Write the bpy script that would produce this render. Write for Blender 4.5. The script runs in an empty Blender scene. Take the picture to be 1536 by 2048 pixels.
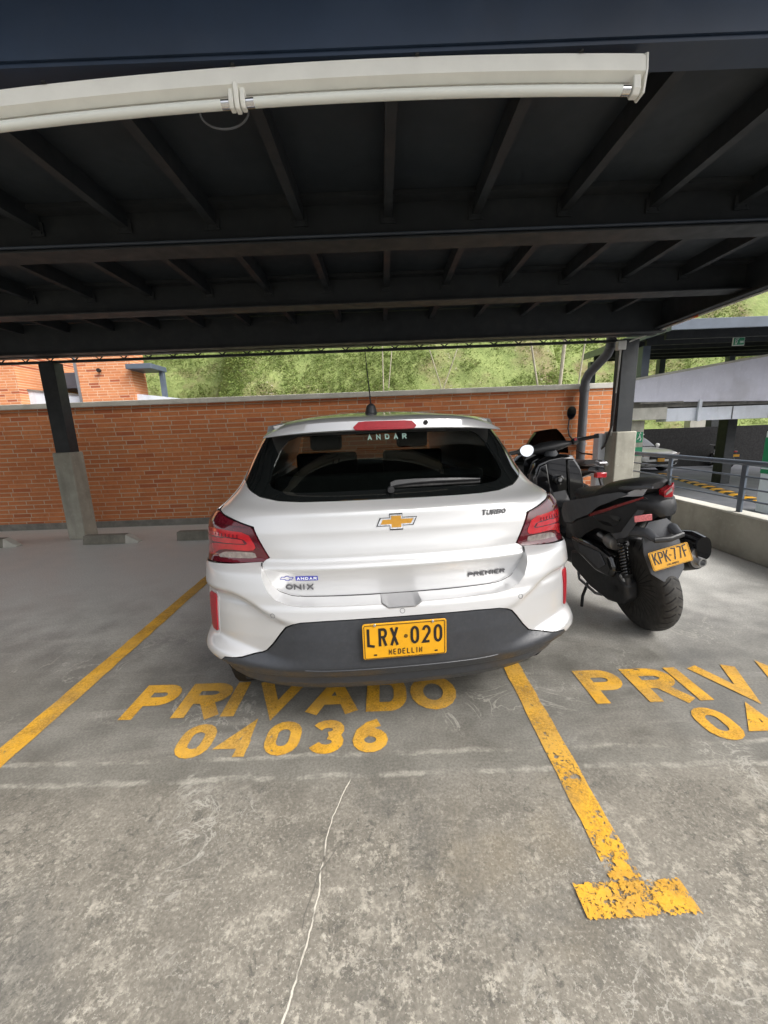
import bpy, bmesh, math, random
import numpy as np
from mathutils import Vector, Matrix
from mathutils.geometry import delaunay_2d_cdt
random.seed(7); RNG=np.random.default_rng(7)
scene=bpy.context.scene
COL=scene.collection
R=math.radians
# ------------------------------------------------------------------ camera
F_PX=790.0; CAM_H=1.33
_d=Vector((765-768,-(862-1024),-F_PX)).normalized(); _a=R(2.1)
_x=Vector((math.cos(_a),math.sin(_a),0)); _x=(_x-_x.dot(_d)*_d).normalized(); _z=_x.cross(_d)
cam_data=bpy.data.cameras.new('camera'); cam=bpy.data.objects.new('camera',cam_data); COL.objects.link(cam)
cam.matrix_world=Matrix.Translation((0,0,CAM_H))@Matrix((_x,_d,_z)).to_4x4()
cam_data.sensor_fit='VERTICAL'; cam_data.sensor_height=36.0; cam_data.lens=F_PX/2048*36.0
cam_data.clip_start=0.05; cam_data.clip_end=1000
scene.camera=cam
# ------------------------------------------------------------------ light
SUN_EL=48; SUN_AZ=122     # compass-like: where the sun stands, degrees clockwise from +Y
world=bpy.data.worlds.new('World'); scene.world=world; world.use_nodes=True
wn=world.node_tree.nodes; wl=world.node_tree.links; wn.clear()
wo=wn.new('ShaderNodeOutputWorld'); bg=wn.new('ShaderNodeBackground'); sk=wn.new('ShaderNodeTexSky')
sk.sky_type='NISHITA'; sk.sun_disc=False; sk.sun_elevation=R(SUN_EL); sk.sun_rotation=R(SUN_AZ)
sk.air_density=1.0; sk.dust_density=6.0; sk.ozone_density=1.0
# overcast: the blue of the clear sky is mostly whitened by cloud
hs=wn.new('ShaderNodeHueSaturation'); hs.inputs['Saturation'].default_value=0.30
wl.new(sk.outputs[0],hs.inputs['Color']); wl.new(hs.outputs[0],bg.inputs[0]); bg.inputs[1].default_value=0.15
wl.new(bg.outputs[0],wo.inputs[0])
sun_d=bpy.data.lights.new('sun','SUN'); sun_d.energy=1.1; sun_d.angle=R(30); sun_d.color=(1,.985,.96)
sun=bpy.data.objects.new('sun',sun_d); COL.objects.link(sun)
_sd=Vector((math.sin(R(SUN_AZ))*math.cos(R(SUN_EL)),math.cos(R(SUN_AZ))*math.cos(R(SUN_EL)),math.sin(R(SUN_EL))))
sun.rotation_euler=_sd.to_track_quat('Z','Y').to_euler()
scene.view_settings.view_transform='Standard'; scene.view_settings.look='None'
scene.view_settings.exposure=0.84; scene.view_settings.gamma=1.0
scene.cycles.max_bounces=10; scene.cycles.transparent_max_bounces=12; scene.cycles.diffuse_bounces=6
scene.cycles.use_denoising=True
# ------------------------------------------------------------------ helpers
def link(o,parent=None,loc=None):
    COL.objects.link(o)
    if parent is not None: o.parent=parent
    if loc is not None: o.location=loc
    return o
def tag(o,label=None,cat=None,group=None,kind=None):
    if label: o['label']=label
    if cat: o['category']=cat
    if group: o['group']=group
    if kind: o['kind']=kind
    return o
def empty(name,loc=(0,0,0),rz=0,label=None,cat=None,group=None):
    o=bpy.data.objects.new(name,None); COL.objects.link(o); o.location=loc; o.rotation_euler=(0,0,rz)
    o.empty_display_size=.1
    return tag(o,label,cat,group)
class MB:
    def __init__(s): s.v=[]; s.f=[]
    def add(s,vs,fs):
        b=len(s.v); s.v+= [tuple(map(float,p)) for p in vs]; s.f+=[tuple(b+i for i in f) for f in fs]; return s
    def box(s,x0,x1,y0,y1,z0,z1,M=None):
        vs=[(x0,y0,z0),(x1,y0,z0),(x1,y1,z0),(x0,y1,z0),(x0,y0,z1),(x1,y0,z1),(x1,y1,z1),(x0,y1,z1)]
        if M is not None: vs=[tuple(M@Vector(p)) for p in vs]
        return s.add(vs,[(0,3,2,1),(4,5,6,7),(0,1,5,4),(1,2,6,5),(2,3,7,6),(3,0,4,7)])
    def tube(s,pts,r,n=10,closed=False,flat=1.0):
        pts=[Vector(p) for p in pts]; m=len(pts); rs=r if hasattr(r,'__len__') else [r]*m
        vs=[];up=None
        for i,p in enumerate(pts):
            t=(pts[min(i+1,m-1)]-pts[max(i-1,0)]) if not closed else (pts[(i+1)%m]-pts[i-1])
            t.normalize()
            if up is None: up=t.orthogonal().normalized()
            up=(up-up.dot(t)*t).normalized(); b=t.cross(up)
            for k in range(n):
                a=2*math.pi*k/n; vs.append(p+(up*math.cos(a)+b*math.sin(a)*flat)*rs[i])
        fs=[(i*n+k,i*n+(k+1)%n,(i+1)*n+(k+1)%n,(i+1)*n+k) for i in range(m-1) for k in range(n)]
        if closed: fs+=[((m-1)*n+k,(m-1)*n+(k+1)%n,(k+1)%n,k) for k in range(n)]
        else: fs+=[tuple(range(n))[::-1],tuple((m-1)*n+k for k in range(n))]
        return s.add(vs,fs)
    def lathe(s,prof,axis='x',c=(0,0,0),n=32):
        """prof: (r, h) pairs along the axis"""
        vs=[]
        for r,h in prof:
            for k in range(n):
                a=2*math.pi*k/n; p=(h,r*math.cos(a),r*math.sin(a))
                if axis=='y': p=(r*math.sin(a),h,r*math.cos(a))
                if axis=='z': p=(r*math.cos(a),r*math.sin(a),h)
                vs.append((p[0]+c[0],p[1]+c[1],p[2]+c[2]))
        fs=[(i*n+k,i*n+(k+1)%n,(i+1)*n+(k+1)%n,(i+1)*n+k) for i in range(len(prof)-1) for k in range(n)]
        if prof[0][0]>1e-4: fs.append(tuple(range(n))[::-1])
        if prof[-1][0]>1e-4: fs.append(tuple((len(prof)-1)*n+k for k in range(n)))
        return s.add(vs,fs)
    def grid(s,fn,nu,nv,wrap=False):
        vs=[fn(i/(nu-1),j/(nv-1)) for i in range(nu) for j in range(nv)]
        return s.add(vs,[(i*nv+j,(i+1)*nv+j,(i+1)*nv+j+1,i*nv+j+1) for i in range(nu-1) for j in range(nv-1)])
    def loft(s,rings,caps=True):
        n=len(rings[0]); vs=[p for r in rings for p in r]
        fs=[(i*n+k,i*n+(k+1)%n,(i+1)*n+(k+1)%n,(i+1)*n+k) for i in range(len(rings)-1) for k in range(n)]
        if caps: fs+=[tuple(range(n))[::-1],tuple((len(rings)-1)*n+k for k in range(n))]
        return s.add(vs,fs)
    def prism(s,poly,axis,a,b,M=None):
        """2-D polygon extruded along an axis; poly coords are the two other axes in order"""
        n=len(poly)
        def P(p,t): return {'x':(t,p[0],p[1]),'y':(p[0],t,p[1]),'z':(p[0],p[1],t)}[axis]
        vs=[P(p,a) for p in poly]+[P(p,b) for p in poly]
        if M is not None: vs=[tuple(M@Vector(p)) for p in vs]
        return s.add(vs,[tuple(range(n))[::-1],tuple(range(n,2*n))]+[(k,(k+1)%n,n+(k+1)%n,n+k) for k in range(n)])
    def build(s,name,mat,parent=None,bevel=0,smooth=35,seg=2,recalc=True,solid=0,sub=0,loc=None):
        me=bpy.data.meshes.new(name); me.from_pydata(s.v,[],s.f); me.validate()
        if recalc:
            bm=bmesh.new(); bm.from_mesh(me); bmesh.ops.remove_doubles(bm,verts=bm.verts,dist=1e-5)
            bmesh.ops.recalc_face_normals(bm,faces=bm.faces); bm.to_mesh(me); bm.free()
        if smooth:
            me.shade_smooth()
            try: me.set_sharp_from_angle(angle=R(smooth))
            except Exception: pass
        me.materials.append(mat)
        o=bpy.data.objects.new(name,me); link(o,parent,loc)
        if sub:
            m=o.modifiers.new('sub','SUBSURF'); m.levels=m.render_levels=sub
        if solid:
            m=o.modifiers.new('solid','SOLIDIFY'); m.thickness=abs(solid); m.offset=-1 if solid>0 else 1
        if solid and smooth and smooth<180:
            m=o.modifiers.new('split','EDGE_SPLIT'); m.split_angle=R(max(smooth,45)); m.use_edge_sharp=False
        if bevel:
            m=o.modifiers.new('bev','BEVEL'); m.width=bevel; m.segments=seg; m.limit_method='ANGLE'; m.angle_limit=R(40)
            m.harden_normals=False
        return o
def inpoly(x,y,poly):
    c=False; n=len(poly); j=n-1
    for i in range(n):
        xi,yi=poly[i]; xj,yj=poly[j]
        if (yi>y)!=(yj>y) and x<(xj-xi)*(y-yi)/(yj-yi)+xi: c=not c
        j=i
    return c
def resample(poly,step,closed=True):
    out=[]; n=len(poly)
    for i in range(n if closed else n-1):
        a=poly[i]; b=poly[(i+1)%n]; L=math.hypot(b[0]-a[0],b[1]-a[1]); k=max(1,int(math.ceil(L/step)))
        for t in range(k): out.append((a[0]+(b[0]-a[0])*t/k,a[1]+(b[1]-a[1])*t/k))
    if not closed: out.append(poly[-1])
    return out
def chaikin(poly,it=1,closed=True,q=.25):
    for _ in range(it):
        n=len(poly); o=[]
        for i in range(n):
            a=poly[i]; b=poly[(i+1)%n]
            o.append((a[0]*(1-q)+b[0]*q,a[1]*(1-q)+b[1]*q)); o.append((a[0]*q+b[0]*(1-q),a[1]*q+b[1]*(1-q)))
        poly=o
    return poly
def fill(poly,step,holes=(),creases=(),rows=0):
    """triangulated polygon with interior points; returns verts2d, tris"""
    b=resample(poly,step); pts=list(b); faces=[list(range(len(b)))]
    hb=[]
    for h in holes:
        r=resample(h,step); faces.append(list(range(len(pts),len(pts)+len(r)))); pts+=r; hb.append(r)
    xs=[p[0] for p in b]; ys=[p[1] for p in b]; ce=[]; nb=len(pts)
    nx=int((max(xs)-min(xs))/step); ny=int((max(ys)-min(ys))/step)
    B=np.array([p for r in [b]+hb for p in r])
    if rows: creases=list(np.arange(min(ys)+rows*.7,max(ys)-rows*.3,rows))
    for zc in creases:
        last=None
        for i in range(int((max(xs)-min(xs))/step)+1):
            x=min(xs)+(i+.5)*step
            if not inpoly(x,zc,b) or any(inpoly(x,zc,r) for r in hb) or np.min(np.hypot(B[:,0]-x,B[:,1]-zc))<step*.25: last=None; continue
            pts.append((x,zc))
            if last is not None: ce.append((last,len(pts)-1))
            last=len(pts)-1
    if creases: B=np.array(pts)
    for i in range(1,0 if rows else nx+1):
        for j in range(1,ny+1):
            x=min(xs)+i*step; y=min(ys)+(j+.5*(i%2))*step
            if not inpoly(x,y,b) or any(inpoly(x,y,r) for r in hb): continue
            if np.min(np.hypot(B[:,0]-x,B[:,1]-y))<step*.55: continue
            pts.append((x,y))
    V,E,Fc,ov,oe,of=delaunay_2d_cdt([Vector(p) for p in pts],ce,faces,1,1e-6)
    tris=[]
    for f,o in zip(Fc,of):
        if any(k>0 for k in o): continue
        a,bq,c=[V[i] for i in f[:3]]
        cr=(bq[0]-a[0])*(c[1]-a[1])-(bq[1]-a[1])*(c[0]-a[0])
        tris.append(tuple(f) if cr>0 else tuple(reversed(f)))
    return [tuple(v) for v in V],tris
def union_quads(quads):
    pts=[];faces=[]
    for q in quads: faces.append(list(range(len(pts),len(pts)+len(q)))); pts+=q
    V,E,Fc,ov,oe,of=delaunay_2d_cdt([Vector(p) for p in pts],[],faces,1,1e-6)
    tris=[]
    for f,o in zip(Fc,of):
        a,bq,c=[V[i] for i in f[:3]]
        cx=(a[0]+bq[0]+c[0])/3; cy=(a[1]+bq[1]+c[1])/3
        if not any(inpoly(cx,cy,q) for q in quads): continue
        cr=(bq[0]-a[0])*(c[1]-a[1])-(bq[1]-a[1])*(c[0]-a[0])
        if abs(cr)<1e-12: continue
        tris.append(tuple(f) if cr>0 else tuple(reversed(f)))
    return [tuple(v) for v in V],tris
# ------------------------------------------------------------------ stroke lettering
def arc(cx,cy,rx,ry,a0,a1,n=10):
    return [(cx+rx*math.cos(R(a0+(a1-a0)*i/n)),cy+ry*math.sin(R(a0+(a1-a0)*i/n))) for i in range(n+1)]
def stad(w,h,n=8,ry=.34):
    r=w/2
    return arc(r,h-ry,r,ry,180,0,n)+arc(r,ry,r,ry,0,-180,n)+[(0,h-ry)]
def glyph(c,w=.55):
    h=1.0
    if c=='A': return [[(0,0),(w/2,h),(w,0)],[(w*.2,.3),(w*.8,.3)]]
    if c=='B': return [[(0,.5),(w*.6,.5)]+arc(w*.6,.75,w*.38,.25,-90,90,8)+[(0,1)],[(0,1),(0,0),(w*.6,0)]+arc(w*.6,.25,w*.4,.25,-90,90,8)]
    if c=='C': return [arc(w/2,.72,w/2,.28,20,180,8)+arc(w/2,.28,w/2,.28,180,340,8)]
    if c=='D': return [[(0,0),(0,1),(w*.6,1)]+arc(w*.6,.6,w*.4,.4,90,0,6)+arc(w*.6,.4,w*.4,.4,0,-90,6)+[(-.001,0)]]
    if c=='E': return [[(w,1),(0,1),(0,0),(w,0)],[(0,.52),(w*.85,.52)]]
    if c=='F': return [[(w,1),(0,1),(0,0)],[(0,.52),(w*.8,.52)]]
    if c=='I': return [[(w/2,0),(w/2,1)]]
    if c=='K': return [[(0,0),(0,1)],[(w,1),(0,.38)],[(w*.3,.58),(w,0)]]
    if c=='L': return [[(0,1),(0,0),(w,0)]]
    if c=='M': return [[(0,0),(0,1),(w/2,.35),(w,1),(w,0)]]
    if c=='N': return [[(0,0),(0,1),(w,0),(w,1)]]
    if c=='O': return [stad(w,1,8,.5)]
    if c=='0': return [stad(w,1)]
    if c=='P': return [[(0,0),(0,1),(w*.6,1)]+arc(w*.6,.74,w*.4,.26,90,-90,9)+[(.02,.48)]]
    if c=='R': return [[(0,0),(0,1),(w*.6,1)]+arc(w*.6,.75,w*.4,.25,90,-90,9)+[(.02,.5)],[(w*.5,.52),(w,0)]]
    if c=='T': return [[(0,1),(w,1)],[(w/2,1),(w/2,0)]]
    if c=='U': return [[(0,1)]+arc(w/2,.3,w/2,.3,180,360,10)+[(w,1)]]
    if c=='V': return [[(0,1),(w/2,0),(w,1)]]
    if c=='X': return [[(0,1),(w,0)],[(0,0),(w,1)]]
    if c=='2': return [arc(w/2,.72,w/2,.28,170,-25,10)+[(0,0),(w,0)]]
    if c=='3': return [arc(w/2,.75,w/2*.95,.25,160,-80,10),arc(w/2,.27,w/2,.27,80,-160,10)]
    if c=='4': return [[(w*.75,0),(w*.75,1),(0,.3),(w,.3)]]
    if c=='6': return [arc(w/2,.30,w/2,.30,0,360,14),[(w*.85,1)]+[(w*.45,.88),(w*.1,.62),(0,.32)]]
    if c=='7': return [[(0,1),(w,1),(w*.3,0)]]
    if c=='.': return [arc(w/2,.5,.05,.05,0,360,8)]
    if c=='-': return [[(0,.45),(w,.45)]]
    return []
def ribbon(pl,t):
    """stroke outline quads with mitred joints"""
    pl=[p for i,p in enumerate(pl) if i==0 or math.hypot(p[0]-pl[i-1][0],p[1]-pl[i-1][1])>t*.06]
    n=len(pl); closed=math.hypot(pl[0][0]-pl[-1][0],pl[0][1]-pl[-1][1])<.02 and n>5
    P=[Vector(p) for p in pl]; L=[];Rr=[]
    for i in range(n):
        if closed and i in (0,n-1): d1=(P[-1]-P[-2]).normalized(); d2=(P[1]-P[0]).normalized()
        else:
            d1=(P[i]-P[i-1]).normalized() if i>0 else None; d2=(P[i+1]-P[i]).normalized() if i<n-1 else None
            d1=d1 or d2; d2=d2 or d1
        n1=Vector((-d1.y,d1.x)); n2=Vector((-d2.y,d2.x)); m=(n1+n2)
        if m.length<1e-3: m=n1.copy()
        m.normalize(); k=1/max(.45,m.dot(n1))
        L.append(P[i]+m*t/2*k); Rr.append(P[i]-m*t/2*k)
    return [[tuple(L[i]),tuple(L[i+1]),tuple(Rr[i+1]),tuple(Rr[i])] for i in range(n-1)]
def text_quads(items,th,slant=0):
    """items: (char, x, y, width, height); th = stroke thickness in metres"""
    Q=[]
    for c,x,y,w,h in items:
        for pl in glyph(c,1.0):
            hh=h-th; ww=w-th
            if len(pl)==2 and abs(pl[0][0]-pl[1][0])<1e-6: q=[(x+w/2 if c in 'IT' else x+th/2+p[0]*ww, y+p[1]*h) for p in pl]
            else:
                q=[]
                for k,p in enumerate(pl):
                    yy=y+th/2+p[1]*hh
                    if k in (0,len(pl)-1) and c in 'AVKXRMNLPFE47TU': # butt ends reach the line
                        if p[1]<=.001: yy=y
                        elif p[1]>=.999: yy=y+h
                    q.append((x+th/2+p[0]*ww,yy))
            q=[(a+slant*(b-y),b) for a,b in q]
            Q+=ribbon(q,th)
    return Q
def layout(s,x,y,w,h,gap,narrow={'I':.35,'.':.6}):
    tot=sum(narrow.get(c,1) for c in s); cw=(w-gap*(len(s)-1))/tot; out=[]
    for c in s:
        k=narrow.get(c,1)*cw; out.append((c,x,y,k,h)); x+=k+gap
    return out
# ------------------------------------------------------------------ materials
class NT:
    def __init__(s,name):
        s.m=bpy.data.materials.new(name); s.m.use_nodes=True; s.t=s.m.node_tree; s.n=s.t.nodes; s.l=s.t.links
        s.b=s.n['Principled BSDF']; s.out=s.n['Material Output']; s.tc=s.n.new('ShaderNodeTexCoord')
        s.pos=s.tc.outputs['Object']
    def set(s,sock,v):
        if isinstance(v,bpy.types.NodeSocket): s.l.new(v,sock)
        elif isinstance(v,(tuple,list)): sock.default_value=tuple(v)+((1,) if len(v)==3 and sock.type=='RGBA' else ())
        else: sock.default_value=v
    def noise(s,scale,detail=4,rough=.55,vec=None,dist=0,dim='3D'):
        k=s.n.new('ShaderNodeTexNoise'); k.inputs['Scale'].default_value=scale; k.inputs['Detail'].default_value=detail
        k.inputs['Roughness'].default_value=rough; k.inputs['Distortion'].default_value=dist
        s.l.new(vec or s.pos,k.inputs['Vector']); return k.outputs['Fac']
    def noisec(s,scale,detail=4,vec=None):
        k=s.n.new('ShaderNodeTexNoise'); k.inputs['Scale'].default_value=scale; k.inputs['Detail'].default_value=detail
        s.l.new(vec or s.pos,k.inputs['Vector']); return k.outputs['Color']
    def vor(s,scale,feat='F1',out='Distance',vec=None):
        k=s.n.new('ShaderNodeTexVoronoi'); k.feature=feat; k.inputs['Scale'].default_value=scale
        s.l.new(vec or s.pos,k.inputs['Vector']); return k.outputs[out]
    def math(s,op,a,b=0,c=None,clamp=False):
        k=s.n.new('ShaderNodeMath'); k.operation=op; k.use_clamp=clamp; s.set(k.inputs[0],a); s.set(k.inputs[1],b)
        if c is not None: s.set(k.inputs[2],c)
        return k.outputs[0]
    def ramp(s,v,a,b,o0=0,o1=1,smooth=True):
        k=s.n.new('ShaderNodeMapRange'); k.interpolation_type='SMOOTHSTEP' if smooth else 'LINEAR'
        s.set(k.inputs[0],v); s.set(k.inputs[1],a); s.set(k.inputs[2],b); s.set(k.inputs[3],o0); s.set(k.inputs[4],o1); return k.outputs[0]
    def mix(s,f,a,b,mode='MIX'):
        k=s.n.new('ShaderNodeMix'); k.data_type='RGBA'; k.blend_type=mode; s.set(k.inputs[0],f); s.set(k.inputs[6],a); s.set(k.inputs[7],b); return k.outputs[2]
    def vmath(s,op,a,b=(0,0,0)):
        k=s.n.new('ShaderNodeVectorMath'); k.operation=op; s.set(k.inputs[0],a); s.set(k.inputs[1],b); return k.outputs[0]
    def sep(s,v=None):
        k=s.n.new('ShaderNodeSeparateXYZ'); s.l.new(v or s.pos,k.inputs[0]); return k.outputs
    def comb(s,x,y,z):
        k=s.n.new('ShaderNodeCombineXYZ'); s.set(k.inputs[0],x); s.set(k.inputs[1],y); s.set(k.inputs[2],z); return k.outputs[0]
    def curve(s,v,pts):
        k=s.n.new('ShaderNodeFloatCurve'); c=k.mapping.curves[0]
        while len(c.points)>2: c.points.remove(c.points[-1])
        c.points[0].location=pts[0]; c.points[1].location=pts[-1]
        for p in pts[1:-1]: c.points.new(*p)
        k.mapping.update(); s.set(k.inputs['Value'],v); return k.outputs[0]
    def bump(s,h,strength=.3,dist=.005):
        k=s.n.new('ShaderNodeBump'); k.inputs['Strength'].default_value=strength; k.inputs['Distance'].default_value=dist
        s.set(k.inputs['Height'],h); s.l.new(k.outputs[0],s.b.inputs['Normal']); return s
    def P(s,**kw):
        names={'col':'Base Color','rough':'Roughness','metal':'Metallic','coat':'Coat Weight','coatr':'Coat Roughness','spec':'Specular IOR Level','alpha':'Alpha','em':'Emission Color','ems':'Emission Strength','sss':'Subsurface Weight'}
        for k,v in kw.items(): s.set(s.b.inputs[names[k]],v)
        return s
def simple(name,col,rough=.5,metal=0,coat=0,var=.08,scale=6,bump=0,spec=None,dust=0):
    t=NT(name); n=t.noise(scale,6,.6)
    f=t.ramp(n,.3,.7,1-var,1+var); c=t.mix(1.0,tuple(col),t.comb(f,f,f),'MULTIPLY')
    if dust:
        d=t.ramp(t.noise(scale*2.3,8,.7),.45,.8); c=t.mix(t.math('MULTIPLY',d,dust),c,(.30,.27,.23))
    t.P(col=c,rough=t.ramp(t.noise(scale*3,4),.3,.7,max(0,rough*.88),min(1,rough*1.12)),metal=metal,coat=coat)
    if spec is not None: t.P(spec=spec)
    if bump: t.bump(t.noise(scale*12,5,.6),bump,.002)
    return t.m
M={}
M['steel_dark']=simple('steel_dark',(.021,.025,.028),.6,var=.15,scale=3,bump=.05,dust=.06)
M['deck_dark']=simple('deck_dark',(.020,.026,.031),.62,var=.12,scale=2)
M['slate']=simple('slate_steel',(.10,.125,.16),.45,var=.12,scale=2,dust=.05)
M['edge_steel_skylit']=simple('edge_steel_sky_tint',(.020,.036,.068),.42,var=.25,scale=1.3,dust=.05)  # blue of the sky light is mixed into this steel colour
M['fixture']=simple('fixture_enamel',(.85,.845,.78),.35,var=.04,scale=9)
M['tube']=simple('tube_glass',(.80,.82,.76),.15,var=.02)
M['chrome']=simple('chrome',(.75,.75,.75),.12,metal=1,var=.03)
M['silver']=simple('silver',(.45,.45,.46),.32,metal=.9,var=.06)
M['blk_plastic']=simple('black_plastic',(.022,.023,.025),.42,var=.12,scale=14,bump=.06,dust=.04)
M['grey_plastic']=simple('grey_plastic',(.090,.094,.102),.48,var=.12,scale=10,bump=.05,dust=.06)
M['blk_gloss']=simple('black_gloss',(.008,.008,.009),.08,coat=1,var=.1)
M['rubber']=simple('rubber',(.022,.022,.022),.72,var=.2,scale=18,bump=.2,dust=.10)
M['seat_vinyl']=simple('seat_vinyl',(.028,.027,.027),.5,var=.12,scale=20,bump=.12)
M['interior']=simple('interior_dark',(.03,.03,.032),.8,var=.1)
M['engine']=simple('engine_dark',(.05,.05,.052),.45,metal=.3,var=.3,scale=14,bump=.15,dust=.15)
M['alu']=simple('raw_aluminium',(.40,.40,.40),.4,metal=.85,var=.2,scale=12,dust=.2)
M['white_paint']=simple('white_car_paint',(.63,.63,.63),.33,metal=.42,coat=1.0,var=.02,scale=2)
M['gun']=simple('seam_black',(.01,.01,.01),.7)
M['plate_y']=simple('plate_yellow',(.68,.33,.006),.45,var=.05,scale=20,coat=.1)
M['plate_ink']=simple('plate_ink',(.012,.010,.010),.45)
M['brake_red']=simple('brake_lamp_red',(.36,.004,.014),.45,var=.1,scale=30)
M['gold']=simple('badge_gold',(.48,.235,.02),.5,metal=.15,coat=0,var=.06,scale=60)
M['blue']=simple('sticker_blue',(.05,.06,.42),.4)
M['sticker_white']=simple('sticker_white',(.82,.84,.84),.4)
M['mint']=simple('decal_mint',(.55,.80,.72),.5)
M['red_gloss']=simple('red_lens',(.42,.012,.02),.12,coat=1,var=.15,scale=20)
M['red_dark']=simple('red_lens_dark',(.085,.006,.012),.08,coat=1,var=.15,scale=8)
M['red_bright']=simple('red_lens_bright',(.42,.010,.016),.14,coat=1,var=.12,scale=30)
M['red_reflex']=simple('reflector_red',(.34,.005,.015),.4,coat=.2,var=.2,scale=120)
M['pink_reflex']=simple('reflector_pink',(.60,.16,.17),.35,coat=.5,var=.2,scale=120)
M['clear_lens']=simple('clear_lens',(.36,.31,.29),.14,metal=.35,coat=1,var=.3,scale=40)
M['orange']=simple('orange_plastic',(.75,.12,.02),.5)
M['box_grey']=simple('box_grey',(.55,.55,.52),.5,var=.05)
M['green_sign']=simple('sign_green',(.01,.22,.10),.4,var=.04)
M['white_sign']=simple('sign_white',(.75,.77,.74),.45,var=.04)
def mirror_mat():
    t=NT('mirror_glass'); t.P(col=(.9,.92,.94),rough=.02,metal=1.0); return t.m
M['mirror']=mirror_mat()
def glass_mat(name,tint,rough=.01):
    t=NT(name); n=t.n; tr=n.new('ShaderNodeBsdfTransparent'); tr.inputs[0].default_value=tuple(tint)+(1,)
    gl=n.new('ShaderNodeBsdfGlossy'); gl.inputs['Roughness'].default_value=rough; gl.inputs[0].default_value=(.9,.95,.92,1)
    fr=n.new('ShaderNodeFresnel'); fr.inputs[0].default_value=1.5; mx=n.new('ShaderNodeMixShader')
    geo=n.new('ShaderNodeNewGeometry'); io=t.math('ADD',1.5,t.math('MULTIPLY',geo.outputs['Backfacing'],1/1.5-1.5)); t.l.new(io,fr.inputs[0]); t.l.new(fr.outputs[0],mx.inputs[0]); t.l.new(tr.outputs[0],mx.inputs[1]); t.l.new(gl.outputs[0],mx.inputs[2])
    t.l.new(mx.outputs[0],t.out.inputs[0]); n.remove(t.b); return t.m
M['glass_rear']=glass_mat('glass_rear',(.33,.38,.35))
M['glass_clear']=glass_mat('glass_clear',(.75,.78,.76))
M['visor']=glass_mat('visor_smoke',(.10,.10,.11),.05)
# concrete with weathering
def concrete(name,a,b,scale=3,stain=.35,bumpk=.25):
    t=NT(name); n1=t.noise(scale,8,.6); n2=t.noise(scale*7,8,.7); n3=t.noise(scale*.35,4)
    c=t.mix(t.ramp(n1,.3,.7),a,b); c=t.mix(t.math('MULTIPLY',t.ramp(n2,.52,.75),.5),c,tuple(x*1.25 for x in b))
    z=t.sep(); st=t.noise(1.0,6,.6,vec=t.comb(t.math('MULTIPLY',z[0],5),t.math('MULTIPLY',z[1],5),t.math('MULTIPLY',z[2],.8)))
    c=t.mix(t.math('MULTIPLY',t.ramp(st,.5,.75),stain),c,tuple(x*.35 for x in a))
    c=t.mix(t.math('MULTIPLY',t.ramp(n3,.5,.7),.3),c,(.17,.155,.12))
    t.P(col=c,rough=.85); t.bump(t.math('ADD',n1,t.math('MULTIPLY',n2,.6)),bumpk,.006); return t.m
M['concrete']=concrete('concrete_wall',(.30,.29,.24),(.42,.405,.34))
M['conc_pale']=concrete('concrete_pale',(.46,.45,.39),(.58,.56,.50),stain=.2)
M['conc_dark']=concrete('concrete_dark',(.16,.155,.135),(.27,.26,.23),scale=5)
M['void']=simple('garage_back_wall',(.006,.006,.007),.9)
M['stop_conc']=concrete('wheel_stop_concrete',(.17,.16,.13),(.26,.245,.20),scale=6,stain=.5)
M['stucco']=concrete('stucco_lilac',(.64,.64,.72),(.72,.72,.80),scale=1.5,stain=.16,bumpk=.12)
M['stucco_w']=concrete('stucco_white',(.66,.70,.76),(.74,.78,.84),scale=1.5,stain=.2,bumpk=.12)
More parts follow.
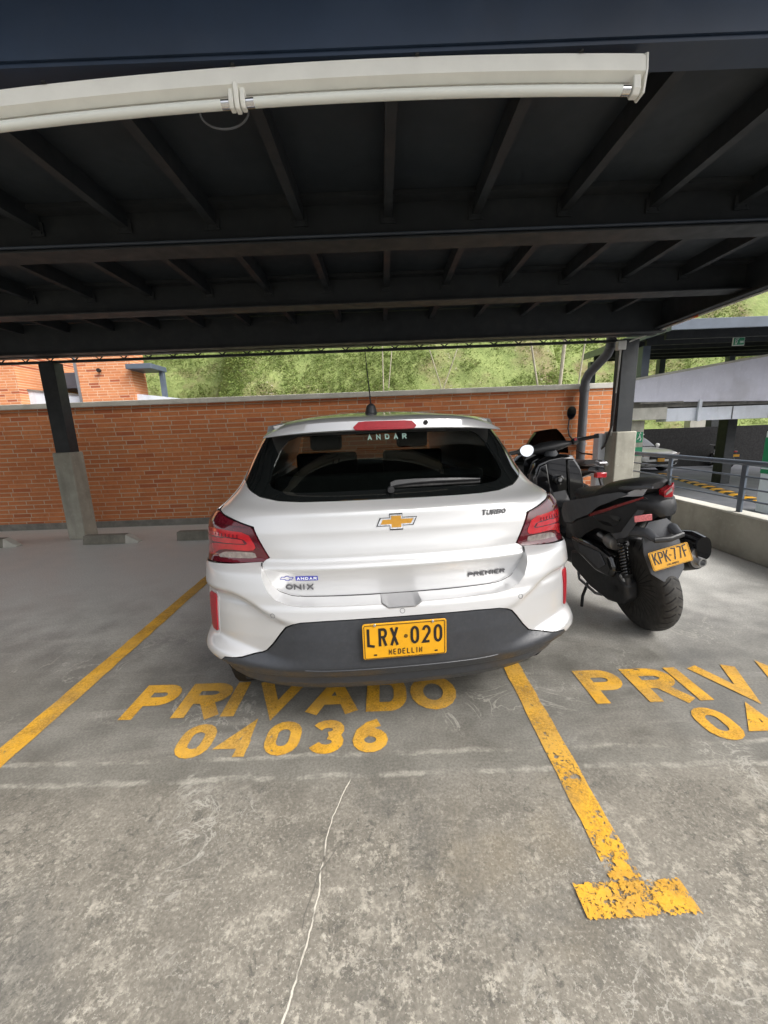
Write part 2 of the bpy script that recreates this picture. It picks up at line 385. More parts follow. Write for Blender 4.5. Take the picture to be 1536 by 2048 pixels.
# floor: weathered slab outside the canopy, smoother cured slab inside; cracks and joints are part of it
def floor_mat():
    t=NT('parking_floor_concrete'); x,y,z=t.sep()
    wob=t.math('MULTIPLY',t.math('SUBTRACT',t.noise(5,8,.65),.5),.07)
    yy=t.math('ADD',y,wob)
    near=t.ramp(t.math('ADD',yy,t.math('MULTIPLY',t.math('SUBTRACT',t.noise(2.2,6,.6),.5),.5)),1.62,1.12)          # 1 = weathered
    strip=t.math('MULTIPLY',t.ramp(yy,1.30,1.33),t.ramp(yy,1.435,1.41))
    big=t.noise(.9,5,.55); mid=t.noise(4.2,8,.62); fine=t.noise(26,8,.68); vf=t.noise(95,6,.7)
    blot=t.noise(2.1,9,.72,dist=.6)
    # cured slab
    c1=t.mix(t.ramp(mid,.28,.72),(.125,.120,.105),(.215,.206,.182))
    c1=t.mix(t.math('MULTIPLY',t.ramp(big,.45,.7),.55),c1,(.21,.197,.17))
    sw=t.noise(1.4,7,.6,vec=t.comb(t.math('MULTIPLY',x,.5),t.math('MULTIPLY',y,2.6),z),dist=1.4)
    c1=t.mix(t.math('MULTIPLY',t.ramp(sw,.50,.66),.55),c1,(.27,.255,.225))
    c1=t.mix(t.math('MULTIPLY',t.ramp(t.noise(7,9,.75),.60,.72),.5),c1,(.25,.235,.20))
    c1=t.mix(t.math('MULTIPLY',t.ramp(t.math('ADD',y,t.math('MULTIPLY',mid,1.2)),2.4,4.6),.92),c1,(.64,.63,.59))  # pale concrete by the back wall, with light from the rear gap painted in
    # weathered slab: eroded paste patches showing pale aggregate, dark lichen pits
    c2=t.mix(t.ramp(mid,.3,.7),(.140,.128,.105),(.222,.203,.168))
    er=t.noise(15,10,.76,dist=.4); er2=t.noise(62,8,.72)
    zone=t.ramp(blot,.38,.56); zone2=t.ramp(y,1.45,.65,.35,1.0)
    e=t.math('MULTIPLY',t.ramp(t.math('ADD',t.math('MULTIPLY',er,.6),t.math('MULTIPLY',er2,.4)),.505,.530),t.math('MULTIPLY',zone,zone2))
    e=t.math('MULTIPLY',e,.82)
    c2=t.mix(e,c2,t.mix(t.ramp(fine,.38,.62),(.225,.207,.170),(.46,.425,.355)))
    e3=t.math('MULTIPLY',t.ramp(t.noise(85,8,.78),.55,.58),t.math('MULTIPLY',t.ramp(t.noise(3.3,6,.65),.36,.52),zone2)); c2=t.mix(t.math('MULTIPLY',e3,.8),c2,(.40,.375,.32))
    pit=t.math('MULTIPLY',t.ramp(t.noise(27,9,.78,dist=.6),.55,.58),t.ramp(t.noise(1.7,5,.6),.40,.54))
    c2=t.mix(t.math('MULTIPLY',pit,.62),c2,(.075,.072,.062))
    c2=t.mix(t.math('MULTIPLY',t.ramp(t.noise(1.15,7,.68,dist=.4),.50,.62),.55),c2,(.105,.102,.092))
    c2=t.mix(t.math('MULTIPLY',t.ramp(t.noise(1.3,5,.6,vec=t.vmath('ADD',t.pos,(7,3,1))),.56,.70),.40),c2,(.20,.165,.11))
    c=t.mix(near,c1,c2)
    c=t.mix(t.math('MULTIPLY',strip,.55),c,t.mix(mid,(.12,.115,.10),(.22,.21,.18)))
    # pale ragged edges of the strip
    for yc in (1.325,1.425):
        d=t.math('ABSOLUTE',t.math('SUBTRACT',yy,yc)); k=t.math('MULTIPLY',t.ramp(d,.018,.004),t.ramp(t.noise(6,6,.7),.42,.6))
        c=t.mix(t.math('MULTIPLY',k,.75),c,(.36,.34,.29))
    vfm=t.ramp(vf,.3,.7,.76,1.24); c=t.mix(1.0,c,t.comb(vfm,vfm,vfm),'MULTIPLY')
    # leached whitish veins
    for sc,th,ya,yb,am in ((3.1,.012,0.2,2.6,.6),(6.3,.010,-1,1.4,.5)):
        v=t.noise(sc,7,.6,dist=1.0); d=t.math('ABSOLUTE',t.math('SUBTRACT',v,.5)); k=t.ramp(d,th,.002)
        k=t.math('MULTIPLY',k,t.math('MULTIPLY',t.ramp(t.noise(1.9,4,.6,vec=t.vmath('ADD',t.pos,(4,9,2))),.50,.60),t.math('MULTIPLY',t.ramp(y,ya,ya+.1),t.ramp(y,yb+.1,yb))))
        c=t.mix(t.math('MULTIPLY',k,am),c,(.42,.40,.35))
    # cracks. long one running towards the car: x as a function of y
    h=t.math('MULTIPLY',t.math('SUBTRACT',t.noise(9,6,.6),.5),.03)
    def crackX(pts,y0,y1,w,col,am,base):
        nonlocal c
        u=t.ramp(y,y0,y1,0,1,False); f=t.math('ADD',t.curve(u,pts),base)
        d=t.math('ABSOLUTE',t.math('SUBTRACT',t.math('ADD',x,h),f))
        g=t.math('MULTIPLY',t.ramp(y,y0,y0+.02),t.ramp(y,y1,y1-.02)); w4=t.math('MULTIPLY',w,.4); w35=t.math('MULTIPLY',w,3.5); k=t.math('MULTIPLY',t.ramp(d,w,w4),g)
        wide=t.math('MULTIPLY',t.ramp(d,w35,w),g)
        c=t.mix(t.math('MULTIPLY',wide,.35),c,(.13,.12,.10)); c=t.mix(t.math('MULTIPLY',k,am),c,col); return k
    def crackY(pts,x0,x1,w,col,am,base):
        nonlocal c
        u=t.ramp(x,x0,x1,0,1,False); f=t.math('ADD',t.curve(u,pts),base)
        d=t.math('ABSOLUTE',t.math('SUBTRACT',t.math('ADD',y,h),f)); k=t.ramp(d,w,w*.4)
        c=t.mix(t.math('MULTIPLY',t.ramp(d,w*3,w),.3),c,(.08,.075,.065)); c=t.mix(t.math('MULTIPLY',k,am),c,col); return k
    # curve node values live in 0..1: f = curve + base
    ccol=t.mix(t.ramp(t.noise(7,4,.6),.34,.48),(.10,.09,.075),(.62,.585,.50))
    k1=crackX([(0,.20),(.2,.205),(.35,.235),(.55,.26),(.62,.262),(.8,.27),(1,.33)],.40,1.31,t.ramp(t.noise(11,4,.6),.3,.7,.0018,.0042),ccol,.95,-.50)
    k2=crackX([(0,.235),(.5,.25),(1,.31)],.82,1.05,.0022,(.10,.09,.08),.8,-.505)
    k3=crackY([(0,.05),(.15,.09),(.25,.10),(.38,.10),(.55,.12),(.7,.12),(.8,.05),(.9,.03),(1,.0)],-2.4,2.2,.0028,(.30,.28,.24),.6,1.79)
    t.P(col=c,rough=t.mix(near,t.ramp(mid,.3,.7,.30,.52),t.ramp(mid,.3,.7,.72,.9)),spec=.5)
    hgt=t.math('ADD',t.math('MULTIPLY',fine,.5),t.math('MULTIPLY',e,.5)); hgt=t.math('SUBTRACT',hgt,t.math('MULTIPLY',pit,.6))
    hgt=t.math('MULTIPLY',hgt,t.ramp(near,0,1,.15,1)); hgt=t.math('SUBTRACT',hgt,k3)
    t.bump(hgt,.32,.003); return t.m
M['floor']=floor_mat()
def paint_mat(name,wear_shift=0):
    t=NT(name); x,y,z=t.sep()
    n=t.noise(20,10,.76,dist=.3); n2=t.noise(85,8,.75); zone=t.noise(2.3,5,.6)
    wear=t.math('ADD',t.math('MULTIPLY',n,.62),t.math('MULTIPLY',n2,.38))
    # bare spots where traffic scuffed it: stronger outside the canopy line
    thr=t.ramp(y,1.9,1.05,.64,.605+wear_shift); thr=t.math('SUBTRACT',thr,t.math('MULTIPLY',t.ramp(zone,.42,.62),.075))
    sp=t.math('MULTIPLY',t.ramp(t.noise(70,8,.75),.60,.63),t.ramp(t.noise(3.5,5,.6),.45,.60)); a=t.math('MULTIPLY',t.ramp(wear,thr,t.math('ADD',thr,.012),1,0),t.math('SUBTRACT',1,sp)); h2=t.math('MULTIPLY',t.ramp(t.noise(42,9,.78,dist=.5),.535,.560),t.ramp(y,1.15,.92,0,.95 if wear_shift<-.01 else .3)); a=t.math('MULTIPLY',a,t.math('SUBTRACT',1,h2)); a=t.math('MULTIPLY',a,t.ramp(t.math('MULTIPLY',t.noise(130,5,.7),t.noise(4,5,.65)),.22,.36,1,.62))
    dirt=t.ramp(t.noise(6,8,.68),.38,.70)
    c=t.mix(dirt,(.72,.375,.022),(.47,.245,.03)); c=t.mix(t.math('MULTIPLY',t.ramp(n2,.55,.7),.35),c,(.30,.18,.05))
    g=t.math('MULTIPLY',t.ramp(t.noise(1.6,6,.7),.40,.65),.38); c=t.mix(g,c,(.30,.235,.13)); c=t.mix(t.math('MULTIPLY',t.ramp(t.noise(110,5,.7),.45,.7),.25),c,(.78,.50,.12))
    t.P(col=c,rough=.6,alpha=a); t.bump(n2,.25,.002); return t.m
M['paint']=paint_mat('yellow_floor_paint')
M['paint_worn']=paint_mat('yellow_floor_paint_worn',-.020)
M['paint_text']=paint_mat('yellow_stencil_paint',.04)
def brick_mat(name,c1,c2,c3,L=.28,H=.0665,axis=0,mort=(.58,.45,.33),mw=.0075,dirt=.25):
    t=NT(name); s=t.sep(); u=s[axis]; z=s[2]
    row=t.math('FLOOR',t.math('DIVIDE',z,H)); wn_=t.n.new('ShaderNodeTexWhiteNoise'); wn_.noise_dimensions='1D'; t.set(wn_.inputs['W'],row)
    sh=t.math('ADD',u,t.math('MULTIPLY',wn_.outputs['Value'],L))
    br=t.n.new('ShaderNodeTexBrick'); br.offset=0; br.offset_frequency=1; br.squash=1
    t.set(br.inputs['Vector'],t.comb(sh,z,0)); br.inputs['Scale'].default_value=1; br.inputs['Brick Width'].default_value=L; br.inputs['Row Height'].default_value=H
    br.inputs['Mortar Size'].default_value=mw; br.inputs['Mortar Smooth'].default_value=.35; br.inputs['Bias'].default_value=0
    br.inputs['Color1'].default_value=(0,0,0,1); br.inputs['Color2'].default_value=(1,1,1,1); br.inputs['Mortar'].default_value=(.5,.5,.5,1)
    rnd=br.outputs['Color']
    c=t.mix(t.ramp(rnd,.0,.75,smooth=False),c1,c2); c=t.mix(t.ramp(rnd,.86,.93),c,c3)
    n=t.noise(22,8,.7); c=t.mix(t.math('MULTIPLY',t.ramp(n,.45,.75),.45),c,tuple(k*.6 for k in c1))
    big=t.noise(1.1,5,.6); c=t.mix(t.math('MULTIPLY',t.ramp(big,.45,.7),dirt),c,tuple(k*.55 for k in c1))
    # some joints smeared over, so mortar fades in and out; every sixth bed is a pale full one
    sm=t.ramp(t.noise(3.0,6,.65),.36,.58,.45,1.0)
    bed=t.math('LESS_THAN',t.math('ABSOLUTE',t.math('SUBTRACT',t.math('MODULO',t.math('ADD',z,10),H*6),H*.06)),.006)
    mk=t.math('MULTIPLY',br.outputs['Fac'],t.math('MAXIMUM',sm,bed))
    c=t.mix(mk,c,t.mix(bed,mort,(.52,.46,.38)))
    t.P(col=c,rough=.85); t.bump(t.math('SUBTRACT',t.math('MULTIPLY',n,.4),br.outputs['Fac']),.6,.006); return t.m
M['brick']=brick_mat('brick_orange',(.56,.178,.060),(.66,.235,.084),(.48,.135,.050))
M['brick_far']=brick_mat('brick_far',(.62,.22,.09),(.74,.30,.13),(.42,.11,.05),L=.30,H=.075,mort=(.75,.55,.38),mw=.009,dirt=.1)
def hill_mat():
    t=NT('hillside_soil'); n=t.noise(.5,8,.65); n2=t.noise(3,9,.7); n3=t.noise(9,6,.7)
    c=t.mix(t.ramp(n2,.35,.65),(.17,.22,.065),(.25,.30,.10)); c=t.mix(t.math('MULTIPLY',t.ramp(n,.48,.66),.8),c,(.20,.15,.085))
    c=t.mix(t.math('MULTIPLY',t.ramp(n3,.60,.68),t.ramp(n,.45,.62)),c,(.42,.38,.31))
    t.P(col=c,rough=.95); t.bump(n2,.8,.08); return t.m
M['hill']=hill_mat()
def leaf_mat(name,a,b,c_,sc=1.2):
    t=NT(name); n=t.noise(sc,6,.6); n2=t.noise(7,4,.6); c=t.mix(t.ramp(n,.35,.65),a,b); c=t.mix(t.ramp(n2,.5,.75),c,c_)
    t.P(col=c,rough=.7,spec=.25); t.l.new
    tr=t.n.new('ShaderNodeBsdfTranslucent'); t.set(tr.inputs[0],c); mx=t.n.new('ShaderNodeMixShader'); mx.inputs[0].default_value=.25
    t.l.new(t.b.outputs[0],mx.inputs[1]); t.l.new(tr.outputs[0],mx.inputs[2]); t.l.new(mx.outputs[0],t.out.inputs[0]); return t.m
M['leaf']=leaf_mat('hill_leaves',(.165,.225,.055),(.245,.315,.09),(.26,.24,.11))
def asphalt():
    t=NT('road_asphalt'); n=t.noise(1.0,6,.6); n2=t.noise(40,6,.7); c=t.mix(t.ramp(n,.3,.7),(.075,.08,.095),(.13,.135,.15)); c=t.mix(t.math('MULTIPLY',t.ramp(n2,.5,.7),.4),c,(.17,.17,.18))
    t.P(col=c,rough=.75); t.bump(n2,.3,.005); return t.m
M['asphalt']=asphalt()
# ================================================================== setting
def struct(o): o['kind']='structure'; return o
GX0,GX1=-30.0,3.42
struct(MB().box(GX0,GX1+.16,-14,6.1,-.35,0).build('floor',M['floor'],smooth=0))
struct(MB().add([(-150,-150,-.9),(150,-150,-.9),(150,150,-.9),(-150,150,-.9)],[(0,1,2,3)]).build('road',M['asphalt'],smooth=0))
# hillside
def foot(x):
    def ss(a,b,v): v=min(max((v-a)/(b-a),0),1); return v*v*(3-2*v)
    return 9.2+15.0*ss(4.6,9.5,x)+8.0*ss(-3.8,-8.5,x)
from mathutils import noise as mnoise
def hillp(x,t):
    """t = metres up the slope"""
    k=mnoise.fractal(Vector((x*.25,t*.25,3.1)),1.0,2.0,5)*.32+mnoise.fractal(Vector((x*1.1,t*1.1,1.1)),1.0,2.0,4)*.07
    a=R(57)+.05*math.sin(x*.3)
    y=foot(x)+t*math.cos(a)-k*.8; z=-1.0+t*math.sin(a)+k*.35
    return (x,y,z)
def crest(x): return 9.5+9.0*min(max((x-3.5)/7,0),1)**.8+3.0*min(max((-x-4)/5,0),1)
hb=MB(); hb.grid(lambda u,v: hillp(-34+u*84,v*crest(-34+u*84)),300,90)
hb.grid(lambda u,v: tuple(Vector(hillp(-34+u*84,crest(-34+u*84)))+Vector((0,v*30,-v*3))),300,8)
struct(hb.build('hill',M['hill'],smooth=180,recalc=False))
# ground cover on the slope: many small leaf clumps as one mass
vs=[];fs=[]
def clump(p,n,size):
    for _ in range(n):
        d=Vector(RNG.normal(0,1,3)); d.normalize(); d.y=-abs(d.y)*.8; d.z=abs(d.z)*.8-.1; d.normalize()
        s=size*float(RNG.uniform(.5,1.4)); w=d.cross(Vector(RNG.normal(0,1,3))).normalized()*s*.34
        b=len(vs); q=Vector(p)+Vector(RNG.normal(0,size*.7,3)); m=q+d*s*.5; e=q+d*s+Vector((0,0,-s*.25))
        vs.extend([tuple(q),tuple(m+w),tuple(e),tuple(m-w)]); fs.append((b,b+1,b+2,b+3))
def cover(x0,x1,t0,t1,n,size,lv):
    for i in range(n):
        x=float(RNG.uniform(x0,x1)); t=float(RNG.uniform(t0,t1))
        dens=mnoise.fractal(Vector((x*.35,t*.35,9.0)),1.0,2.0,4)
        if dens<-.12 and RNG.random()<.8: continue
        clump(hillp(x,t),lv,size*(1+.5*max(0,dens)))
cover(-5,5.2,3.0,7.2,20000,.040,5)
cover(-13,-4,3.0,8.5,10000,.055,4)
cover(4.5,26,0.5,16,18000,.11,3)
g=MB(); g.add(vs,fs)
go=g.build('hillside_ground_cover',M['leaf'],smooth=0,recalc=False); tag(go,'low leafy green ground cover growing on the steep hillside','ground cover',kind='stuff')
# ---- markings (structure) ; 4 mm above the slab
def flat(name,polys,mat,z=.004,step=None):
    V,T=union_quads(polys); o=MB().add([(a,b,z) for a,b in V],T).build(name,mat,smooth=0,recalc=False); return struct(o)
def ragged(x0,y0,x1,y1,w0,w1,n=60,amp=.003):
    Q=[];pl=[];pr=[]
    for i in range(n+1):
        t=i/n; x=x0+(x1-x0)*t; y=y0+(y1-y0)*t; w=w0+(w1-w0)*t; d=Vector((x1-x0,y1-y0)).normalized(); nn=Vector((-d.y,d.x))
        pl.append((x+nn.x*(w/2+random.uniform(-amp,amp)),y+nn.y*(w/2+random.uniform(-amp,amp))))
        pr.append((x-nn.x*(w/2+random.uniform(-amp,amp)),y-nn.y*(w/2+random.uniform(-amp,amp))))
    return [[pl[i],pl[i+1],pr[i+1],pr[i]] for i in range(n)]
flat('bay_line',ragged(-1.70,.92,-1.745,4.9,.105,.10),M['paint'])
flat('bay_line',ragged(.674,.905,.700,4.9,.096,.095),M['paint_worn'])
flat('bay_line_end',ragged(.512,.872,.828,.878,.088,.086,60,.004),M['paint_worn'],z=.0065)
flat('bay_line_end',ragged(-1.86,.872,-1.52,.872,.088,.086,60,.004),M['paint_worn'],z=.0065)
WX=[('P',0,.215),('R',.255,.235),('I',.495,.07),('V',.62,.265),('A',.905,.265),('D',1.205,.205),('O',1.43,.235)]
def privado(ox,num,oy=0):
    it=[(c,ox+a,1.678+oy,w,.267) for c,a,w in WX]
    flat('stencilled_word',text_quads(it,.066),M['paint_text'])
    it=[(c,ox+.375+i*.195,1.43+oy,.155,.20) for i,c in enumerate(num)]
    flat('stencilled_number',text_quads(it,.050),M['paint_text'])
privado(-1.335,'04036'); privado(.99,'04')
# ================================================================== brick boundary wall
bw=empty('brick_wall',(-1.5,6.07,0),0,'long orange brick boundary wall with concrete coping behind the parked cars','wall')
X0,X1=-26.0,3.46
def wb(mb,name,mat,p,**k):  # geometry authored in world coordinates, parented to an empty
    o=mb.build(name,mat,p,**k); o.matrix_parent_inverse=p.matrix_world.inverted() if False else Matrix.Translation(-Vector(p.location)) if p.rotation_euler.z==0 else p.matrix_basis.inverted(); return o
wb(MB().box(X0,X1,6.07,6.25,.10,1.83),'brickwork',M['brick'],bw,smooth=0)
wb(MB().box(X0,X1+.01,6.045,6.28,1.83,1.905),'coping',M['conc_pale'],bw,bevel=.006)
wb(MB().box(X0,X1,6.045,6.25,0,.10),'plinth',M['conc_dark'],bw,bevel=.006)
# ================================================================== canopy
cp=empty('parking_canopy',(-.6,3.3,0),0,'dark steel parking canopy with beams and joists over the white car','canopy')
CX0,CX1=-11.0,3.36
def ibeam(y,zb,zt,fl=.085,x0=CX0,x1=CX1):
    m=MB(); m.box(x0,x1,y-.004,y+.004,zb+.0125,zt-.006); m.box(x0,x1,y-fl,y+fl,zb,zb+.012); m.box(x0,x1,y-fl*.9,y+fl*.9,zt-.008,zt+.004); return m
DZ=2.645
wb(MB().box(CX0-.05,CX1+.10,1.30,5.62,DZ+.045,DZ+.075),'roof_deck',M['deck_dark'],cp,smooth=0)
# corrugation of the deck between joists: fine ribs running across
for y,zb,fl in ((2.70,2.445,.085),(3.88,2.445,.085)):
    wb(ibeam(y,zb,DZ+.04,fl),'beam',M['steel_dark'],cp,bevel=.003,smooth=0)
wb(MB().box(CX0-.05,CX1+.10,.72,1.388,2.875,2.90),'added_overhang',M['deck_dark'],cp,smooth=0)  # added overhang above the frame, keeps sky out of the rear glass
# front edge beam, deep channel facing the lane
m=MB(); m.box(CX0,CX1,1.392,1.402,2.422,2.86); m.box(CX0,CX1,1.40,1.50,2.41,2.421)
wb(m,'edge_beam',M['edge_steel_skylit'],cp,smooth=0)
m=MB(); m.box(CX0,CX1,4.96,4.975,2.372,DZ+.042); m.box(CX0,CX1,4.93,5.05,2.355,2.371); m.box(CX0,CX1,5.10,5.19,2.355,2.42); m.box(CX0,CX1,5.20,5.26,2.375,2.5)
wb(m,'rear_beam',M['steel_dark'],cp,bevel=.002,smooth=0)
# slim lattice girder behind the rear beam
m=MB(); m.box(CX0,CX1,5.42,5.46,2.345,2.375); m.box(CX0,CX1,5.42,5.46,2.50,2.53)
k=0; xx=CX0
while xx<CX1-.3:
    m.tube([(xx,5.44,2.37),(xx+.16,5.44,2.505),(xx+.32,5.44,2.37)],.008,6); xx+=.32
wb(m,'lattice_girder',M['steel_dark'],cp,smooth=0)
jx=[.08+.531*i for i in range(-20,7)]
for (ya,yb,z0) in ((1.51,2.690,2.585),(2.71,3.872,2.585),(3.89,4.955,2.585)):
    for x in jx:
        if x>CX1-.1 or x<CX0+.1: continue
        mm=MB(); mm.box(x-.024,x+.024,ya,yb,z0,z0+.006); mm.box(x+.018,x+.024,ya,yb,z0+.0065,DZ+.044); mm.box(x-.024,x-.018,ya,yb,z0+.0065,DZ+.044)
        wb(mm,'joist',M['steel_dark'],cp,smooth=0)
wb(MB().box(CX0,CX1,2.60,2.688,DZ+.02,DZ+.043),'deck_angle',M['steel_dark'],cp,smooth=0)
wb(MB().box(CX0,CX1,3.79,3.868,DZ+.02,DZ+.043),'deck_angle',M['steel_dark'],cp,smooth=0)
# bolted end plates where joists meet the beams, and a cable conduit clipped along the second beam
for x in jx:
    if x>CX1-.1 or x<-4.4: continue
    for yy,z0 in ((2.6885,2.60),(3.8685,2.60)):
        mm=MB(); mm.box(x-.045,x+.045,yy-.0085,yy-.0005,z0-.045,z0+.03)
        for dx in (-.030,.030): mm.lathe([(.007,-.006),(.007,0)],'y',(x+dx,yy-.009,z0-.028),6)
        wb(mm,'end_plate',M['steel_dark'],cp,smooth=0)
m=MB(); m.tube([(CX0+.3,2.664,2.49),(CX1-.15,2.664,2.49)],.009,8); wb(m,'conduit',M['slate'],cp)
# side edge beam along the right, and the one over the left column
for xe,w in ((3.30,.07),(-4.50,.08)):
    m=MB(); m.box(xe-.004,xe+.004,1.51,5.35,2.42,DZ+.04) if xe>0 else m.box(xe-.004,xe+.004,4.99,5.35,2.42,DZ+.04)
    y0=1.51 if xe>0 else 5.06
    m.box(xe-w,xe+w,y0,5.36,2.395,2.409)
    wb(m,'side_beam',M['steel_dark'],cp,bevel=.002,smooth=0)
m=MB(); m.box(CX1+.03,CX1+.10,1.30,5.62,2.47,DZ+.044); wb(m,'side_gutter',M['steel_dark'],cp,bevel=.004)
def column(x,y,w,rot=0,ph=1.15,px=.20,py=.16):
    m=MB(); m.box(x-w,x+w,y-.08,y+.08,ph,2.353)
    c=wb(m,'column',M['steel_dark'],cp,bevel=.004)
    m=MB(); m.box(x-px,x+px,y-py,y+py,.0,ph)
    p=wb(m,'pedestal',M['concrete'],cp,bevel=.012); return c
column(-4.315,5.475,.10,px=.118,ph=1.20,py=.125)
column(3.165,5.36,.10,px=.13,ph=1.21,py=.15)
m=MB(); m.box(2.93,3.03,5.44,5.58,0,1.19); wb(m,'pedestal_wing',M['stucco_w'],cp,bevel=.008)
column(-9.2,5.52,.085,px=.15,ph=1.17,py=.17)
# ================================================================== light fixtures
def sag(x): return -.040*((.1-x)/1.2)**2 if x<.1 else -.014*((x-.1)/.7)**2
e=empty('batten_light',(.1,1.40,2.4),0,'long white fluorescent batten with two bare tubes hung under the front beam','light fixture')
prof=[(1.400,2.405),(1.400,2.398),(1.388,2.392),(1.384,2.352),(1.405,2.338),(1.435,2.338),(1.46,2.35),(1.465,2.405)]
xs=[.805-.0603*i for i in range(41)]
m=MB(); m.loft([[(x,y,z-.006+sag(x)) for y,z in prof] for x in xs]); wb(m,'housing',M['fixture'],e,smooth=30)
for x0,x1 in ((-.370,.770),(-1.55,-.420)):
    def tp(a,b,n=18): return [(a+(b-a)*i/n,1.402,2.309+sag(a+(b-a)*i/n)) for i in range(n+1)]
    m=MB(); m.tube(tp(x0+.022,x1-.022),.0130,14); wb(m,'tube',M['tube'],e)
    for a,b in ((x0,x0+.024),(x1-.024,x1)):
        m=MB(); m.tube(tp(a,b,2),.0138,14); wb(m,'tube_cap',M['chrome'],e)
for x in (-.412,-.395,-.378,.785):
    z=sag(x); h_=.009 if x<0 else .014
    hp=[(1.388,2.340+z),(1.384,2.305+z),(1.392,2.291+z),(1.412,2.291+z),(1.420,2.308+z),(1.42,2.340+z)]
    if x==-.395: hp=[(1.380,2.352+z),(1.382,2.300+z),(1.390,2.288+z),(1.414,2.288+z),(1.422,2.308+z),(1.42,2.345+z)]
    m=MB(); m.prism(hp,'x',x-h_*.8,x+h_*.8); wb(m,'lamp_holder',M['fixture'],e,bevel=.003)
m=MB(); m.prism([(1.399,2.385),(1.386,2.378),(1.382,2.335),(1.392,2.282),(1.43,2.282),(1.462,2.33),(1.462,2.385)],'x',.8055,.812); o=wb(m,'end_plate',M['fixture'],e,bevel=.002)
for x in (-.96,-.40,.14,.62):
    m=MB(); m.lathe([(.007,0),(.007,.004),(.003,.007)],'z',(x,1.397,2.399+sag(x)),10); wb(m,'screw',M['gun'],e)
m=MB(); m.tube([(-.455+.075*math.cos(math.pi*(1+i/16)),1.45,2.315-.045*math.sin(math.pi*i/16)) for i in range(17)],.0030,8)
tag(m.build('supply_wire',M['grey_plastic']),'thin grey wire looping below the joint of the two battens','wire')
# ================================================================== downpipe, box, hanging cable
dp=empty('downpipe',(3.12,5.85,0),0,'dark grey drainpipe with a bend standing against the brick wall','drainpipe')
m=MB(); m.tube([(3.10,5.62,2.44),(3.10,5.62,2.34),(3.08,5.66,2.24),(2.98,5.93,2.02),(2.955,5.96,1.93),(2.95,5.96,1.80),(2.95,5.96,0.02)],.062,20); wb(m,'pipe',M['grey_plastic'],dp)
m=MB(); m.tube([(2.95,5.96,1.86),(2.95,5.96,1.79)],.069,20); wb(m,'collar',M['grey_plastic'],dp)
m=MB(); m.tube([(3.10,5.62,2.36),(3.10,5.62,2.30)],.068,20); wb(m,'collar',M['grey_plastic'],dp)
m=MB(); m.box(2.87,3.03,5.955,6.075,1.02,1.045); wb(m,'bracket',M['silver'],dp)
jb=empty('junction_box',(3.06,5.30,2.3),0,'small pale grey junction box with conduits at the top of the right column','junction box')
m=MB(); m.box(2.995,3.105,5.27,5.33,2.225,2.335); wb(m,'box_body',M['box_grey'],jb,bevel=.008)
m=MB(); m.tube([(3.05,5.30,2.23),(3.05,5.31,1.98)],.012,8); m.tube([(3.05,5.31,1.98),(3.04,5.33,1.4),(3.03,5.33,1.16)],.010,8); wb(m,'conduit',M['box_grey'],jb)
m=MB(); m.tube([(3.10,5.30,2.29),(3.17,5.28,2.33),(3.30,5.1,2.375),(3.315,4.4,2.383),(3.315,2.4,2.383)],.010,8); wb(m,'cable_run',M['box_grey'],jb)
m=MB(); m.tube([(3.315,4.9,2.383),(3.315,4.4,2.383)],.0115,8); wb(m,'orange_sleeve',M['orange'],jb)
m=MB(); m.tube([(3.03,5.30,1.70),(3.025,5.30,1.50),(3.02,5.31,1.3),(2.99,5.40,1.02),(2.955,5.55,.90),(2.90,5.80,.905),(2.88,5.93,.94)],.013,8)
hc=tag(m.build('hanging_cable',M['blk_plastic']),'black cable looping from the right column to the drainpipe','cable')
# ================================================================== wheel stops
def wheel_stop(x,y,label,L=.68):
    m=MB(); h=.115
    # body with sloped right end
    ring=lambda xx,s: [(xx,-.075,0),(xx,-.05,h*s),(xx,.05,h*s),(xx,.075,0)]
    m.loft([ring(-L/2,1),ring(L/2-.12,1)]); 
    o=m.build('wheel_stop',M['stop_conc'],bevel=.006,smooth=0); o.location=(x,y,0); tag(o,label,'wheel stop','concrete wheel stops in front of the brick wall')
    m=MB(); m.loft([ring(L/2-.1195,1.0),[(L/2+.04,-.06,0),(L/2+.04,-.04,.02),(L/2+.04,.03,.02),(L/2+.04,.05,0)]]); m.build('painted_end',M['conc_pale'],o,bevel=.004,smooth=0)
    return o
wheel_stop(-3.66,5.10,'concrete wheel stop with pale end just right of the left canopy column')
wheel_stop(-5.28,5.10,'concrete wheel stop with pale end left of the left canopy column')
wheel_stop(-2.44,5.14,'concrete wheel stop partly hidden behind the left tail of the white car')
wheel_stop(-.75,5.36,'concrete wheel stop in front of the nose of the white car')
# ================================================================== right parapet and railing
m=MB(); m.box(3.42,3.585,-14,5.9,0.0,.405)
pw=m.build('parapet_wall',M['concrete'],bevel=.01); tag(pw,'low rough concrete parapet carrying the railing at the right edge','parapet')
m=MB(); m.box(3.415,3.59,-14,5.9,.4055,.425); m.build('parapet_cap',M['conc_pale'],pw,bevel=.004)
m=MB(); m.box(3.582,3.60,-14,6.1,-.9,.0); o=m.build('slab_edge',M['concrete'],pw,smooth=0)
rl=empty('railing',(3.48,4.0,.425),0,'dark metal railing of round bars on the concrete parapet','railing')
m=MB(); m.tube([(3.48,-13,.905),(3.48,5.75,.905)],.026,14); wb(m,'top_rail',M['slate'],rl)
for z in (.775,.66,.55):
    m=MB(); m.tube([(3.48,-13,z),(3.48,5.75,z)],.009,8); wb(m,'rail_bar',M['slate'],rl)
for y in (5.75,4.80,3.80,2.8,1.8,.8,-.2,-1.2):
    m=MB(); m.box(3.4685,3.4915,y-.026,y+.026,.425,.882); wb(m,'post',M['slate'],rl,bevel=.003)
